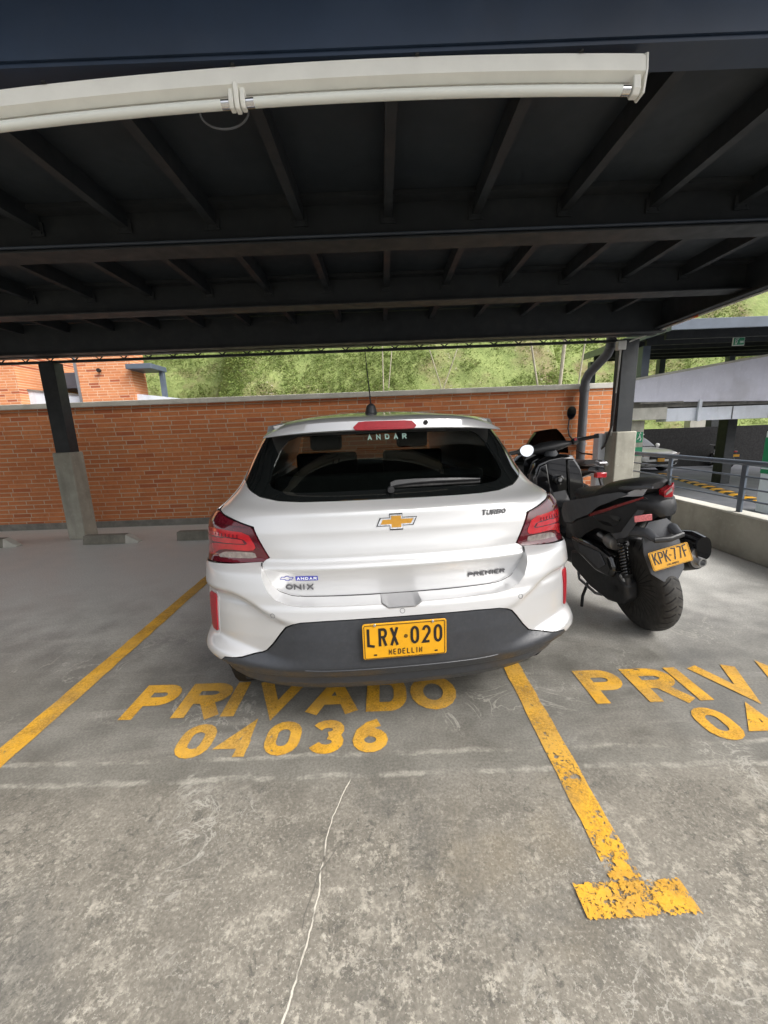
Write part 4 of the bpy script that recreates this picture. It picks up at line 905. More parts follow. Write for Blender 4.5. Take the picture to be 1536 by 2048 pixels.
# --- tail lamps
for sg in (1,-1):
    def m_(L): return [(sg*a,b) for a,b in (L if sg>0 else list(reversed(L)))]
    base=[X(.535,.829),X(.556,.8125),X(.70,.802),X(.80,.794),Yp(.455,.777),Yp(.485,.79),Yp(.505,.86),Yp(.515,.95),Yp(.51,.985),X(.80,.998),X(.77,1.000),X(.70,.978),X(.60,.952)]
    lamp=panel('tail_lamp',chaikin(m_(base),1,q=.06),'red_dark',off=.003,step=.014,thick=.012,mode=1)
    # red light guide: hooked band, broad at the outer side
    hook=[X(.62,.930),X(.745,.936),Yp(.30,.935),Yp(.42,.932),Yp(.43,.90),Yp(.28,.905),X(.735,.908),X(.64,.905),X(.618,.880),X(.70,.878),X(.772,.874),Yp(.36,.862),Yp(.42,.83),Yp(.40,.805),Yp(.33,.815),X(.765,.846),X(.72,.856),X(.60,.856),X(.585,.874)]
    panel('light_guide',chaikin(m_(hook),1,q=.2),'red_bright',off=.0045,step=.014,thick=.001,parent=lamp,mode=1)
    fld=[X(.648,.900),X(.735,.903),Yp(.28,.900),Yp(.42,.893),Yp(.42,.872),X(.76,.880),X(.638,.884)]
    panel('lamp_field',m_(fld),'red_gloss',off=.0040,step=.014,thick=.0008,parent=lamp)
    rv=[X(.585,.8265),X(.71,.8175),X(.765,.8125),X(.772,.822),X(.735,.843),X(.665,.850),X(.592,.850)]
    panel('reversing_lens',chaikin(m_(rv),1,q=.15),'clear_lens',off=.0045,step=.012,thick=.001,parent=lamp,mode=1)
    # ridge along the top of the lamp
    top=[X(.615,.952),X(.72,.955),X(.80,.958),Yp(.50,.962),Yp(.505,.975),Yp(.50,.984),X(.80,.992),X(.77,.996),X(.70,.974)]
    panel('upper_lens',m_(top),'red_dark',off=.0065,step=.014,thick=.002,parent=lamp)
    # LED teeth in the light guide
    for i in range(7):
        xx=.665+.019*i; m=MB(); 
        q=[Sn(X(xx,.9065)[0]*sg,.9065,.007),Sn(X(xx+.003,.9065)[0]*sg,.9065,.007),Sn(X(xx+.003,.921)[0]*sg,.921,.007),Sn(X(xx,.921)[0]*sg,.921,.007)]
        m.add(q,[(0,1,2,3) if sg>0 else (3,2,1,0)]); m.build('led_tooth',M['red_dark'],lamp,smooth=0,recalc=False,solid=.0015)
    # bumper reflector with its painted surround
    rf=[X(.792,.655),Yp(.262,.668),Yp(.300,.668),Yp(.305,.655),Yp(.285,.505),X(.800,.500),X(.792,.51)]
    rf=[X(.777,.652),X(.784,.665),X(.814,.665),X(.821,.655),X(.823,.508),X(.817,.498),X(.792,.498),X(.786,.505)]
    panel('bumper_reflector',m_(rf),'red_reflex',off=.006,step=.012,thick=.008)
    fr=[(X(.769,.654)),X(.779,.674),X(.820,.674),X(.829,.658),X(.831,.502),X(.822,.488),X(.786,.488),X(.778,.500)]
    panel('reflector_frame',m_(fr),'white_paint',off=.0015,step=.012,thick=.006)
    # flank
    def arch(yc,zc,r,a0,a1,n=14): return [(yc+r*math.cos(R(a0+(a1-a0)*i/n)),zc+r*math.sin(R(a0+(a1-a0)*i/n))) for i in range(n+1)]
    fl=[Yp(.505,.76),Yp(.46,.776)][:1]+[Yp(.505,.775),Yp(.520,.80),Yp(.522,.95),Yp(.52,.99),X(.802,1.003),X(.782,1.02),X(.765,1.045),X(.732,1.08),X(.705,1.12),X(.702,1.16),X(.685,1.22),X(.660,1.29),X(.628,1.345),X(.60,1.38)]
    fl+=[Yp(1.0,1.405),Yp(1.5,1.425),Yp(2.1,1.43),Yp(2.45,1.42),Yp(2.75,1.25),Yp(3.0,1.06),Yp(3.1,.995),Yp(3.6,.94),Yp(3.95,.86),Yp(4.05,.75),Yp(4.05,.30),Yp(3.75,.26)]
    fl+=[Yp(y,z) for y,z in arch(3.30,.30,.35,-6,186,16)]+[Yp(2.9,.245),Yp(1.2,.245)]+[Yp(y,z) for y,z in arch(.76,.30,.35,-6,160,14)]+[Yp(.505,.50)]
    # drop arch points that would cross the bumper seam
    fl=[q for q in fl]
    sp=panel('side_panel',m_(fl),'white_paint',step=.03)
    w1=[Yp(.98,1.06),Yp(.95,1.15),Yp(1.05,1.30),Yp(1.25,1.375),Yp(2.05,1.385),Yp(2.4,1.35),Yp(2.75,1.12),Yp(2.85,1.045),Yp(2.0,1.03)]
    panel('side_window',m_(w1),'glass_rear',off=.003,step=.05,thick=0)
    for y in (1.15,2.05):
        m=MB(); q=[S(sg*Yp(y+d,.90)[0],.90)+Vector((sg*o,0,0)) for d,o in ((0,.002),(.02,.035),(.16,.035),(.18,.002))]; m.tube(q,.011,8); m.build('door_handle',M['white_paint'],car)
    for y in (1.32,2.22):
        m=MB(); q=[S(sg*Yp(y,z)[0],z)+Vector((sg*.002,0,0)) for z in (.30,.5,.7,.9,1.0)]; m.tube(q,.0025,5); m.build('door_seam',M['gun'],car)
    m=MB(); m.loft([[(sg*(.80+dx),2.62+.05*s*math.cos(a),1.04+.065*s*math.sin(a)) for a in [2*math.pi*i/16 for i in range(16)]] for dx,s in ((0,.4),(.03,.9),(.12,1.1),(.18,.7))]); m.build('door_mirror',M['white_paint'],car)
    for y in (.76,3.30):
        m=MB(); m.lathe([(.205,-.09),(.295,-.098),(.308,-.07),(.310,0),(.308,.07),(.295,.098),(.205,.09)],'x',(sg*.765,y,.308),40); w=m.build('wheel',M['rubber'],car)
        m=MB(); m.lathe([(.03,.055),(.06,.06),(.18,.05),(.205,.085)],'x',(sg*.765,y,.308),30) if sg>0 else m.lathe([(.03,-.055),(.06,-.06),(.18,-.05),(.205,-.085)],'x',(sg*.765,y,.308),30)
        m.build('rim',M['silver'],w)
        m=MB(); m.lathe([(.345,.0),(.345,-.22*sg)],'x',(sg*.83,y,.30),30); m.build('arch_liner',M['gun'],car)
# --- hood, front, windscreen, roof
def hood(u,v):
    y=3.02+1.05*v; zc=1.005-.075*v-.11*v**3; w=.78*(1-.10*v); t=2*u-1; return (t*w,y-(.12*(1-v)+.0)*(t*t)*-.0+.10*v*-(t*t),zc-.055*abs(t)**2.6)
m=MB(); m.grid(hood,25,20); m.build('hood',M['white_paint'],car,solid=.004,recalc=False)
def front(u,v):
    a=(-1+2*u)*math.pi/2; z=.25+.58*v; w=.845; x=w*math.copysign(abs(math.sin(a))**(2/2.8),math.sin(a)); y=3.72+(.40-.05*v**2)*abs(math.cos(a))**(2/2.8); return (x,y,z)
m=MB(); m.grid(front,41,14); m.build('front_bumper',M['white_paint'],car,solid=.004)
m=MB(); m.grid(lambda u,v:(front(.32+.36*u,0)[0],front(.32+.36*u,0)[1]+.006,.36+.30*v),20,8); m.build('grille',M['gun'],car)
for sg in (-1,1):
    m=MB(); m.grid(lambda u,v:(sg*(.52+.28*u),4.11-.22*u**2,.68+.10*v),8,6); m.build('headlight',M['clear_lens'],car,solid=.01)
def ws(u,v):
    t=2*u-1; y=3.12-.68*v; z=1.0+.445*v; w=.70-.13*v; return (t*w,y-.16*t*t*(1-.4*v),z-.03*t*t*v)
m=MB(); m.grid(ws,24,16); m.build('windscreen',M['glass_clear'],car,recalc=False)
_re=([.40,.62,.9,1.5,2.0,2.3,2.47],[1.362,1.386,1.410,1.438,1.440,1.432,1.42])
_rc=([.40,.62,.9,1.5,2.0,2.3,2.47],[1.385,1.412,1.438,1.478,1.487,1.476,1.455])
def roof(u,v):
    y=.60+1.87*v; t=2*u-1; ze=float(np.interp(y,*_re)); zc=float(np.interp(y,*_rc)); w=(Wd(ze)+.004)*(.93+.04*min(1,v*8))
    return (t*w,y,ze-.012+(zc-ze+.012)*(1-abs(t)**2.3))
m=MB(); m.grid(roof,41,40); m.build('roof',M['white_paint'],car,solid=.01,recalc=False)
# --- roof spoiler with the high brake lamp
def spo(x,z): t=abs(x)/.575; return .385+(z-1.332)*.30+.125*t**2.3
rings=[]
for i in range(47):
    x=-.580+1.160*i/46; t=abs(x)/.580; yo=.125*(abs(x)/.575)**2.3; h=1-.85*t**6; dz=-.026*t**2.5
    zb=1.333+dz*.9+.006*t; zt=zb+.050*h+.0
    yb=.385+yo
    rings.append([(x,.50+yo*.55,zb+.003),(x,yb+.012,zb),(x,yb,zb+.006*h),(x,yb+.012,zt-.006*h),(x,yb+.024,zt),(x,yb+.11,zt+.018),(x,.64+yo*.2,1.414-.034*t**3.0+dz*.25),(x,.66+yo*.2,1.35)])
m=MB(); m.loft(rings); m.build('roof_spoiler',M['white_paint'],car,smooth=45)
def spsurf(o): return lambda a,b: Vector((a,.385+.125*(abs(a)/.575)**2.3+(b-1.336)*.26-o,b))
bl=[(-.143,1.338),(.122,1.337),(.136,1.350),(.112,1.374),(-.125,1.376),(-.155,1.350)]
panel('high_brake_lamp',chaikin(bl,1,q=.12),'brake_red',step=.012,thick=.016,surf=spsurf(.009))
panel('brake_lamp_lens',[(-.10,1.346),(.075,1.346),(.075,1.367),(-.10,1.368)],'brake_red',step=.012,thick=.002,surf=spsurf(.0105))
m=MB(); m.lathe([(.0,-.006),(.010,-.006),(.011,.0)],'y',(.180,.398,1.362),16); m.build('washer_nozzle',M['gun'],car)
# --- antenna
m=MB(); m.loft([[(-.045+a*.030*math.cos(t),.80+b+.045*a*math.sin(t),1.425+h) for t in [2*math.pi*i/16 for i in range(16)]] for a,h,b in ((1.15,0,0),(1.0,.02,0),(.8,.04,-.01),(.35,.052,-.02))]); an=m.build('antenna',M['blk_plastic'],car)
m=MB(); m.tube([(-.045,.78,1.47),(-.055,.99,1.80)],[.0042,.0022],8); m.build('antenna_rod',M['blk_plastic'],an)
# --- wiper
def W_(x,z,o): return Sn(X(x,z)[0],z,o)
m=MB(); m.loft([[W_(x,z+h,o) for o,h in ((.012,-a),(.028,-a),(.030,a),(.012,a))] for x,z,a in ((-.006,1.083,.009),(.02,1.091,.010),(.10,1.095,.008),(.20,1.095,.006),(.30,1.092,.005),(.405,1.086,.002))]); wp=m.build('rear_wiper',M['blk_plastic'],car,bevel=.002)
m=MB(); m.loft([[W_(x,z+h,o) for o,h in ((.004,-.004),(.012,-.004),(.012,.004),(.004,.004))] for x,z in ((-.0,1.083),(.2,1.084),(.41,1.082))]); m.build('wiper_blade',M['rubber'],wp)
c_=W_(-.004,1.072,.010); m=MB(); m.lathe([(.0,-.02),(.014,-.018),(.016,.0),(.014,.01)],'y',tuple(c_),16); m.build('wiper_pivot',M['blk_plastic'],wp)
# --- number plate
def pl(x,z,o): return Vector((x,-.012-o+.010*0,z))
pm=MB(); rr=[]
for cx,cz,a in ((.157,.586,0),(-.157,.586,90),(-.157,.455,180),(.157,.455,270)): rr+=arc(cx,cz,.010,.010,a,a+90,5)
pm.prism([(a+.003,b) for a,b in rr],'y',-.017,-.012); plate=pm.build('number_plate',M['plate_y'],car,bevel=.0008)
def decal(name,quads,mat,parent,mapf,thick=.0006):
    V,T=union_quads(quads); return MB().add([mapf(a,b) for a,b in V],T).build(name,M[mat],parent,smooth=0,recalc=False,solid=thick)
mp=lambda a,b: Vector((a+.003,-.0186,b))
it=layout('LRX',-.150,.500,.125,.076,.011)+layout('020',.022,.500,.128,.076,.012)
decal('plate_lettering',text_quads(it,.0105),'plate_ink',plate,mp)
decal('plate_city',text_quads(layout('MEDELLIN',-.066,.461,.134,.0225,.0055,{'I':.5}),.0034),'plate_ink',plate,mp)
bd=[(-.160,.455),(-.157,.449),(.157,.449),(.160,.455),(.160,.586),(.157,.5895),(-.157,.5895),(-.160,.586),(-.160,.455)]
decal('plate_border',[q for i in range(len(bd)-1) for q in ribbon([bd[i],bd[i+1]],.0022)],'plate_ink',plate,mp)
decal('plate_seal',[q for q in ribbon(arc(.004,.536,.0065,.0065,0,360,14),.0022)]+[q for q in ribbon(arc(.004,.536,.0025,.0025,0,360,8),.002)],'plate_ink',plate,mp)
for sx in (-.125,.118):
    decal('plate_slot',[q for q in ribbon([(sx,.463),(sx+.012,.463)],.006)],'plate_ink',plate,mp)
for sx in (-.115,.115):
    m=MB(); m.lathe([(0,-.004),(.005,-.004),(.006,0)],'y',(sx,-.017,.590),10); m.build('plate_screw',M['chrome'],plate)
# --- badges. the bow-tie
M['badge_frame']=simple('badge_frame',(.62,.62,.63),.15,metal=.9,var=.3,scale=60)
M['badge_grey']=simple('badge_chrome_dull',(.10,.10,.105),.45,metal=.1,var=.05)
def gs(o,dz=0): return lambda a,b: Sn(X(a,b)[0],b,o,1)
bow=[(-.077,.932),(-.066,.9735),(-.028,.9755),(-.020,.9885),(.028,.987),(.030,.9745),(.086,.9735),(.070,.947),(.030,.9445),(.022,.9305),(-.027,.9305),(-.031,.944),(-.062,.943)]
bow=[(-.078,.942),(-.062,.9745),(-.024,.9745),(-.024,.9885),(.028,.9885),(.028,.9745),(.086,.9745),(.070,.9445),(.028,.9445),(.028,.930),(-.024,.930),(-.024,.9445),(-.078,.9445)]
panel('badge_base',[(.004+(a-.004)*1.06,.9593+(b-.9593)*1.16) for a,b in bow],'gun',step=.012,thick=.002,surf=gs(.0028))  # black outline painted as the shadow edge round the bow-tie
bw_=panel('badge',bow,'badge_frame',off=.004,step=.012,thick=.004,surf=gs(.0045))
g2=[(-.064,.9495),(-.054,.9690),(-.0185,.9690),(-.0185,.983),(.0225,.983),(.0225,.9690),(.074,.9690),(.063,.950),(.0225,.950),(.0225,.9355),(-.0185,.9355),(-.0185,.9495)]
panel('badge_centre',g2,'gold',step=.012,thick=.002,parent=bw_,surf=gs(.0065))
def badge(name,s,x,z,w,h,th,mat='badge_grey',slant=.18,gap=.004,parent=car,o=.0058,thick=.003,narrow={'I':.45,'.':.6}):
    if 0: decal(name+'_base',text_quads([(c_,x_-.0012,z_-.0014,w_+.0024,h_+.0024) for c_,x_,z_,w_,h_ in layout(s,x,z,w,h,gap,narrow)],th+.0026,slant),'gun',parent,lambda a,b: Sn(X(a,b)[0],b,.0032,1),.003)
    return decal(name,text_quads(layout(s,x,z,w,h,gap,narrow),th,slant),mat,parent,lambda a,b: Sn(X(a,b)[0],b,o,1),thick)
badge('turbo_badge','TURBO',.372,.961,.113,.0205,.0050,gap=.003)
badge('trim_badge','PREMIER',.298,.7095,.170,.0195,.0048,slant=.0)
badge('model_badge','ONIX',-.470,.697,.118,.024,.0055,slant=.0)
# dealer sticker: blue outlined bow-tie and blue panel with white letters
st=panel('dealer_sticker',[(-.425,.7375),(-.333,.7375),(-.333,.7575),(-.425,.7575)],'blue',step=.012,thick=.0005,surf=gs(.0018))
badge('sticker_lettering','ANDAR',-.420,.7415,.083,.012,.0032,'sticker_white',0,.0035,st,.0026,.0003)
bt=[(-.490,.7425),(-.483,.7525),(-.468,.7525),(-.468,.757),(-.452,.757),(-.452,.7525),(-.434,.7525),(-.441,.7425),(-.452,.7425),(-.452,.738),(-.468,.738),(-.468,.7425),(-.490,.7425)]
decal('sticker_outline',[q for i in range(len(bt)-1) for q in ribbon([bt[i],bt[i+1]],.0022)],'blue',st,lambda a,b: Sn(X(a,b)[0],b,.0018,1),.0004)
badge('screen_lettering','ANDAR',-.088,1.291,.186,.024,.0058,'mint',0,.020,car,.0015,.0003)
# parking sensors
for x,z in ((-.515,.625),(.0,.628),(.505,.632)):
    c_=Sn(X(x,z)[0],z,.0005); n=(Sn(X(x,z)[0],z,.01)-c_).normalized()
    a=n.orthogonal().normalized(); b=n.cross(a); m=MB(); m.tube([c_+a*.0095*math.cos(2*math.pi*k/20)+b*.0095*math.sin(2*math.pi*k/20) for k in range(20)],.0009,5,closed=True); m.build('parking_sensor',M['grey_plastic'],car)
# exhaust-side underbody and floor pan
m=MB(); m.box(-.72,.72,.30,3.9,.20,.24); m.build('floor_pan',M['gun'],car,smooth=0)
# valance ribbing line
m=MB(); m.tube([Sn(X(x,.388+.02*ss(.3,.6,abs(x)))[0],.388+.02*ss(.3,.6,abs(x)),.0005) for x in np.linspace(-.40,.40,25)],.003,6); m.build('valance_ridge',M['valance'],car)
# --- interior
m=MB(); m.box(-.62,.62,.50,2.95,.62,.66); m.build('cabin_floor',M['interior'],car,smooth=0)
m=MB(); m.prism([(.30,.95),(.62,.97),(.80,1.0),(.80,.94),(.30,.90)],'x',-.62,.62); m.build('parcel_shelf',M['interior'],car,smooth=0)
m=MB(); m.prism([(2.65,.7),(2.65,1.0),(2.80,1.05),(3.05,1.02),(3.05,.7)],'x',-.66,.66); m.build('dashboard',M['interior'],car,bevel=.02)
def seat(x,y,w,h):
    m=MB(); m.prism([(y,.62),(y+.10,.62),(y+.02,h),(y-.08,h)],'x',x-w,x+w); s=m.build('seat',M['interior'],car,bevel=.03,seg=3)
    m=MB(); m.prism([(y-.06,h+.02),(y+.02,h+.02),(y+.01,h+.17),(y-.06,h+.17)],'x',x-.13,x+.13); m.build('headrest',M['interior'],s,bevel=.03,seg=3)
seat(-.36,1.95,.25,1.17); seat(.36,1.95,.25,1.17)
m=MB(); m.prism([(.88,.62),(.98,.62),(.86,1.10),(.78,1.10)],'x',-.60,.60); m.build('rear_bench',M['interior'],car,bevel=.03)
m=MB(); m.box(-.10,.10,2.50,2.53,1.30,1.36); m.build('inner_mirror',M['interior'],car,bevel=.01)
m=MB(); m.grid(lambda u,v:tuple(Vector(roof(u,v))*1.0-Vector((0,0,.03))),12,12); m.build('headlining',M['interior'],car,recalc=False)
for sg in (-1,1):
    m=MB(); m.prism([(.62,.66),(3.0,.66),(3.0,1.0),(.62,1.03)],'x',sg*.66,sg*.70); m.build('door_trim',M['interior'],car,smooth=0)
# ================================================================== scooter on its side stand
M['red_trim']=simple('red_trim',(.22,.012,.010),.3,coat=.5,var=.2)
M['pale_trim']=simple('pale_trim',(.55,.55,.56),.22,metal=.4,var=.15)
bk=empty('scooter',(1.69,2.42,0),0,'black scooter leaning on its stand right of the white car, yellow plate KPK 77F','scooter')
bk.matrix_basis=Matrix.Translation((1.69,2.42,0))@Matrix.Rotation(R(4),4,'Z')@Matrix.Rotation(R(-9),4,'Y')
def tread_mat():
    t=NT('tyre_tread'); x,y,z=t.sep(); zz_=t.math('SUBTRACT',z,.30)
    a=t.math('ARCTAN2',y,zz_); s_=t.math('SINE',t.math('ADD',t.math('MULTIPLY',a,34),t.math('MULTIPLY',t.math('ABSOLUTE',x),95)))
    g=t.math('MULTIPLY',t.ramp(s_,.80,.90),t.math('MULTIPLY',t.ramp(t.math('ABSOLUTE',x),.004,.008),t.ramp(t.math('ABSOLUTE',x),.056,.050)))
    n=t.noise(30,6,.6); c=t.mix(t.ramp(n,.3,.7),(.030,.029,.027),(.060,.057,.052)); c=t.mix(g,c,(.008,.008,.008))
    t.P(col=c,rough=.75); t.bump(t.math('SUBTRACT',t.math('MULTIPLY',n,.2),g),.8,.004); return t.m
M['tread']=tread_mat()
def B(mb,name,mat,parent=None,**k): return mb.build(name,M[mat] if isinstance(mat,str) else mat,parent or bk,**k)
def tyre_prof(r,w,rim):
    P=[(rim,-w*.42)]
    for i in range(13):
        a=math.pi*i/12; P.append((r-w*.40+w*.40*abs(math.sin(a))**.8,-w/2*math.cos(a)))
    P.append((rim,w*.42)); return P
def bwheel(y,r,w,name):
    m=MB(); m.lathe(tyre_prof(.300,w,.175),'x',(0,0,.30),64); t=B(m,name,'tread'); t.location=(0,y,0)
    m=MB(); m.lathe([(.176,-w*.36),(.160,-w*.30),(.150,-.03),(.150,.03),(.160,w*.30),(.176,w*.36)],'x',(0,0,.30),48); rm=B(m,'rim','blk_plastic',t,solid=.004)
    m=MB(); m.lathe([(.02,-.05),(.05,-.045),(.05,.045),(.02,.05)],'x',(0,0,.30),20); m.build('hub',M['blk_plastic'],t)
    for k in range(5):
        a=2*math.pi*k/5+.35; m=MB()
        for da in (-.13,.13): m.tube([(0,.04*math.sin(a),.30+.04*math.cos(a)),(0,.154*math.sin(a+da),.30+.154*math.cos(a+da))],[.016,.010],8)
        m.build('spoke',M['blk_plastic'],t)
    return t
bwheel(0,.30,.118,'rear_wheel'); bwheel(1.33,.30,.12,'front_wheel')
def se(cx,w,zc,h,y,n=20,e=.7): return [(cx+w*math.copysign(abs(math.cos(a))**e,math.cos(a)),y,zc+h*math.copysign(abs(math.sin(a))**e,math.sin(a))) for a in [2*math.pi*i/n for i in range(n)]]
# inner frame mass under the seat
m=MB(); m.loft([se(0,.04,.88,.04,-.30),se(0,.07,.86,.08,-.20),se(0,.10,.80,.12,0),se(0,.12,.74,.17,.25),se(0,.13,.68,.20,.48),se(0,.12,.55,.16,.62),se(0,.10,.45,.12,.72)]); B(m,'frame_cover','blk_plastic')
# seat, stepped
m=MB(); m.loft([se(0,.035,.985,.018,-.275,e=.8),se(0,.085,.980,.036,-.24,e=.8),se(0,.115,.968,.050,-.12,e=.75),se(0,.125,.945,.055,.02,e=.75),se(0,.13,.915,.06,.14,e=.75),se(0,.135,.872,.06,.22,e=.75),se(0,.14,.845,.05,.34,e=.75),se(0,.12,.840,.045,.48,e=.8),se(0,.07,.835,.03,.58,e=.8)]); B(m,'seat','seat_vinyl')
def hw(y): return float(np.interp(y,[-.36,-.28,-.20,-.10,0,.15,.3,.45,.6],[.035,.060,.088,.118,.138,.158,.170,.172,.150]))
def plate(name,poly,mat,sg,off=0,thick=.008,bul=.02,zc=.8,step=.022):
    P=[(sg*a,b) for a,b in (poly if sg<0 else poly)]
    V,T=fill(poly,step)
    def f(y,z): return (sg*(hw(y)+off+bul*(1-min(1,((z-zc)/.22)**2))),y,z)
    m=MB(); m.add([f(a,b) for a,b in V],T if sg>0 else [tuple(reversed(t)) for t in T]); return m.build(name,M[mat],bk,smooth=50,solid=thick,recalc=False)
for sg in (-1,1):
    plate('upper_cowl',chaikin([(.52,.80),(.40,.835),(.20,.885),(.05,.930),(-.08,.955),(-.16,.945),(-.02,.895),(.10,.845),(.19,.775),(.32,.72),(.44,.66),(.58,.62),(.60,.70)],1,q=.12),'grey_plastic',sg,.010)
    plate('lower_cowl',chaikin([(.17,.765),(.04,.825),(-.12,.875),(-.27,.93),(-.31,.905),(-.20,.835),(-.08,.70),(.02,.675),(.14,.69),(.30,.60),(.40,.52),(.58,.58),(.57,.615),(.43,.65),(.31,.71)],1,q=.08),'blk_plastic',sg,.002)
    plate('diagonal_fin',[(.02,.675),(-.08,.70),(-.27,.90),(-.30,.885),(-.13,.675),(-.02,.645)],'grey_plastic',sg,.014,bul=.012)
    plate('cowl_recess',chaikin([(.18,.765),(.05,.80),(-.10,.80),(-.04,.73),(.08,.72)],1,q=.15),'blk_gloss',sg,.003,thick=.004)
    plate('red_trim',[(.20,.770),(.10,.815),(-.02,.862),(-.20,.915),(-.27,.935),(-.27,.925),(-.20,.90),(-.02,.842),(.10,.793),(.19,.755)],'red_trim',sg,.013,thick=.006)
    plate('upper_trim',[(-.03,.905),(-.12,.942),(-.25,.992),(-.285,.985),(-.245,.935),(-.12,.925)],'pale_trim',sg,.008,thick=.008,bul=.0)
    m=MB(); m.tube([(sg*.10,.05,.955),(sg*.115,-.10,.975),(sg*.085,-.24,.985),(sg*.05,-.31,.985)],[.008,.012,.012,.008],8); B(m,'grab_rail','grey_plastic')
    # rear lamp with clear tip
    if sg<0: continue
    m=MB(); m.loft([[(sg*.004,-.33,.900),(sg*.004,-.33,.955),(sg*.004,-.27,.96),(sg*.004,-.27,.90)],[(sg*.05,-.335,.915),(sg*.05,-.335,.978),(sg*.05,-.28,.98),(sg*.05,-.28,.915)],[(sg*.075,-.31,.965),(sg*.075,-.31,.99),(sg*.075,-.27,.99),(sg*.075,-.27,.96)]]); tl=B(m,'rear_lamp','red_gloss',bevel=.003)
    m=MB(); m.loft([[(sg*.010,-.338,.930),(sg*.010,-.338,.942),(sg*.010,-.333,.942),(sg*.010,-.333,.930)],[(sg*.045,-.342,.950),(sg*.045,-.342,.970),(sg*.045,-.334,.970),(sg*.045,-.334,.950)]]); B(m,'lamp_core','clear_lens',tl)
# tail piece and reflector
m=MB(); m.loft([se(0,.11,.88,.055,-.22),se(0,.085,.88,.05,-.30),se(0,.06,.86,.05,-.355),se(0,.03,.85,.03,-.375)]); B(m,'tail_cowl','blk_plastic')
m=MB(); m.box(-.0,.09,-.385,-.372,.835,.872); o=B(m,'rear_reflector','pink_reflex',bevel=.003); o.matrix_basis=Matrix.Translation((-.125,.012,-.018))@Matrix.Rotation(R(-14),4,'Z')
# rear arm carrying the plate holder
m=MB(); m.tube([(-.10,.02,.68),(-.09,-.12,.70),(-.075,-.28,.715),(-.07,-.36,.69)],[.030,.034,.030,.020],10); m.tube([(.10,.02,.68),(.09,-.12,.70),(.075,-.28,.715),(.07,-.36,.69)],[.030,.034,.030,.020],10); B(m,'fender_arm','grey_plastic')
m=MB(); m.tube([(-.085,-.36,.690),(.0,-.385,.685),(.085,-.36,.690)],.017,10); B(m,'arm_joint','blk_plastic')
m=MB()
pp=[(-.100,.72),(-.055,.775),(.055,.775),(.100,.72),(.115,.60),(.100,.48),(.045,.43),(-.045,.43),(-.10,.48),(-.115,.60)]
V,T=fill(pp,.02); m.add([(a,-.375+(b-.43)*.34+.9*a*a*2.2,b) for a,b in V],T); B(m,'plate_holder','grey_plastic',solid=.012,recalc=False,smooth=50)
HT=Matrix.Translation((-.010,-.262,.578))@Matrix.Rotation(R(-17),4,'X')@Matrix.Rotation(R(-4),4,'Y')
rr=[]
for cx,cz,a in ((.110,.044,0),(-.110,.044,90),(-.110,-.044,180),(.110,-.044,270)): rr+=arc(cx,cz,.010,.010,a,a+90,4)
m=MB(); m.prism(rr,'y',-.014,-.010); np_=B(m,'number_plate','plate_y',bevel=.0006); np_.matrix_basis=HT
mq=lambda a,b: Vector((a,-.0156,b))
decal('plate_lettering',text_quads([('K',-.103,-.022,.030,.066),('P',-.068,-.022,.028,.066),('K',-.035,-.022,.030,.066),('7',.010,-.022,.029,.066),('7',.044,-.022,.029,.066),('F',.078,-.022,.028,.066)],.0068),'plate_ink',np_,mq)
decal('plate_country',text_quads(layout('COLOMBIA',-.036,-.043,.072,.010,.002,{'I':.5}),.0018),'plate_ink',np_,mq)
decal('plate_seal',[q for q in ribbon(arc(.0,.010,.0045,.0045,0,360,12),.0020)],'plate_ink',np_,mq)
bd=[(-.115,-.044),(-.110,-.050),(.110,-.050),(.115,-.044),(.115,.044),(.110,.050),(-.110,.050),(-.115,.044),(-.115,-.044)]
decal('plate_border',[q for i in range(len(bd)-1) for q in ribbon([bd[i],bd[i+1]],.0014)],'plate_ink',np_,mq)
# shock absorber with coil
a=Vector((-.135,-.055,.66)); b=Vector((-.140,-.125,.36)); ax=(b-a).normalized(); n1=ax.orthogonal().normalized(); n2=ax.cross(n1)
m=MB(); m.tube([a,b],.012,10); sh=B(m,'shock_absorber','gun')
m=MB(); N=132; m.tube([a+(b-a)*(.08+.70*i/N)+(n1*math.cos(2*math.pi*11*i/N)+n2*math.sin(2*math.pi*11*i/N))*.027 for i in range(N+1)],.0048,6); B(m,'coil_spring','blk_gloss',sh)
m=MB(); m.tube([a+(b-a)*.02,a+(b-a)*.09],.031,14); m.tube([a+(b-a)*.78,a+(b-a)*.84],.031,14); B(m,'spring_seat','gun',sh)
m=MB(); m.tube([a+(b-a)*.84,b],.018,10); B(m,'shock_foot','gold' if 0 else 'engine',sh)
# transmission case, air box, hub
m=MB(); m.prism([(.55,.40),(.30,.47),(.08,.46),(-.03,.40),(-.12,.36),(-.13,.27),(-.04,.20),(.12,.165),(.32,.185),(.56,.27)],'x',-.165,-.075); B(m,'transmission_case','blk_plastic',bevel=.022,seg=3)
m=MB(); m.prism([(.48,.55),(.14,.56),(.02,.53),(-.03,.44),(.02,.37),(.18,.36),(.44,.44)],'x',-.195,-.10); B(m,'air_box','blk_gloss',bevel=.028,seg=3)
m=MB(); m.prism([(.36,.52),(.10,.53),(.05,.46),(.12,.41),(.34,.47)],'x',-.202,-.194); B(m,'air_box_lid','grey_plastic',bevel=.003)
m=MB(); m.lathe([(.03,-.04),(.07,-.035),(.085,.0),(.085,.05)],'x',(-.125,.0,.30),20); B(m,'axle_hub','engine')
m=MB(); m.prism([(-.03,.42),(-.09,.38),(-.12,.26),(-.05,.22),(.02,.30)],'x',-.155,-.10); B(m,'swing_bracket','alu',bevel=.012)
m=MB(); m.tube([(-.16,0,.30),(-.13,0,.30)],.020,8); m.tube([(-.158,-.075,.35),(-.13,-.075,.35)],.012,8); B(m,'axle_nut','silver')
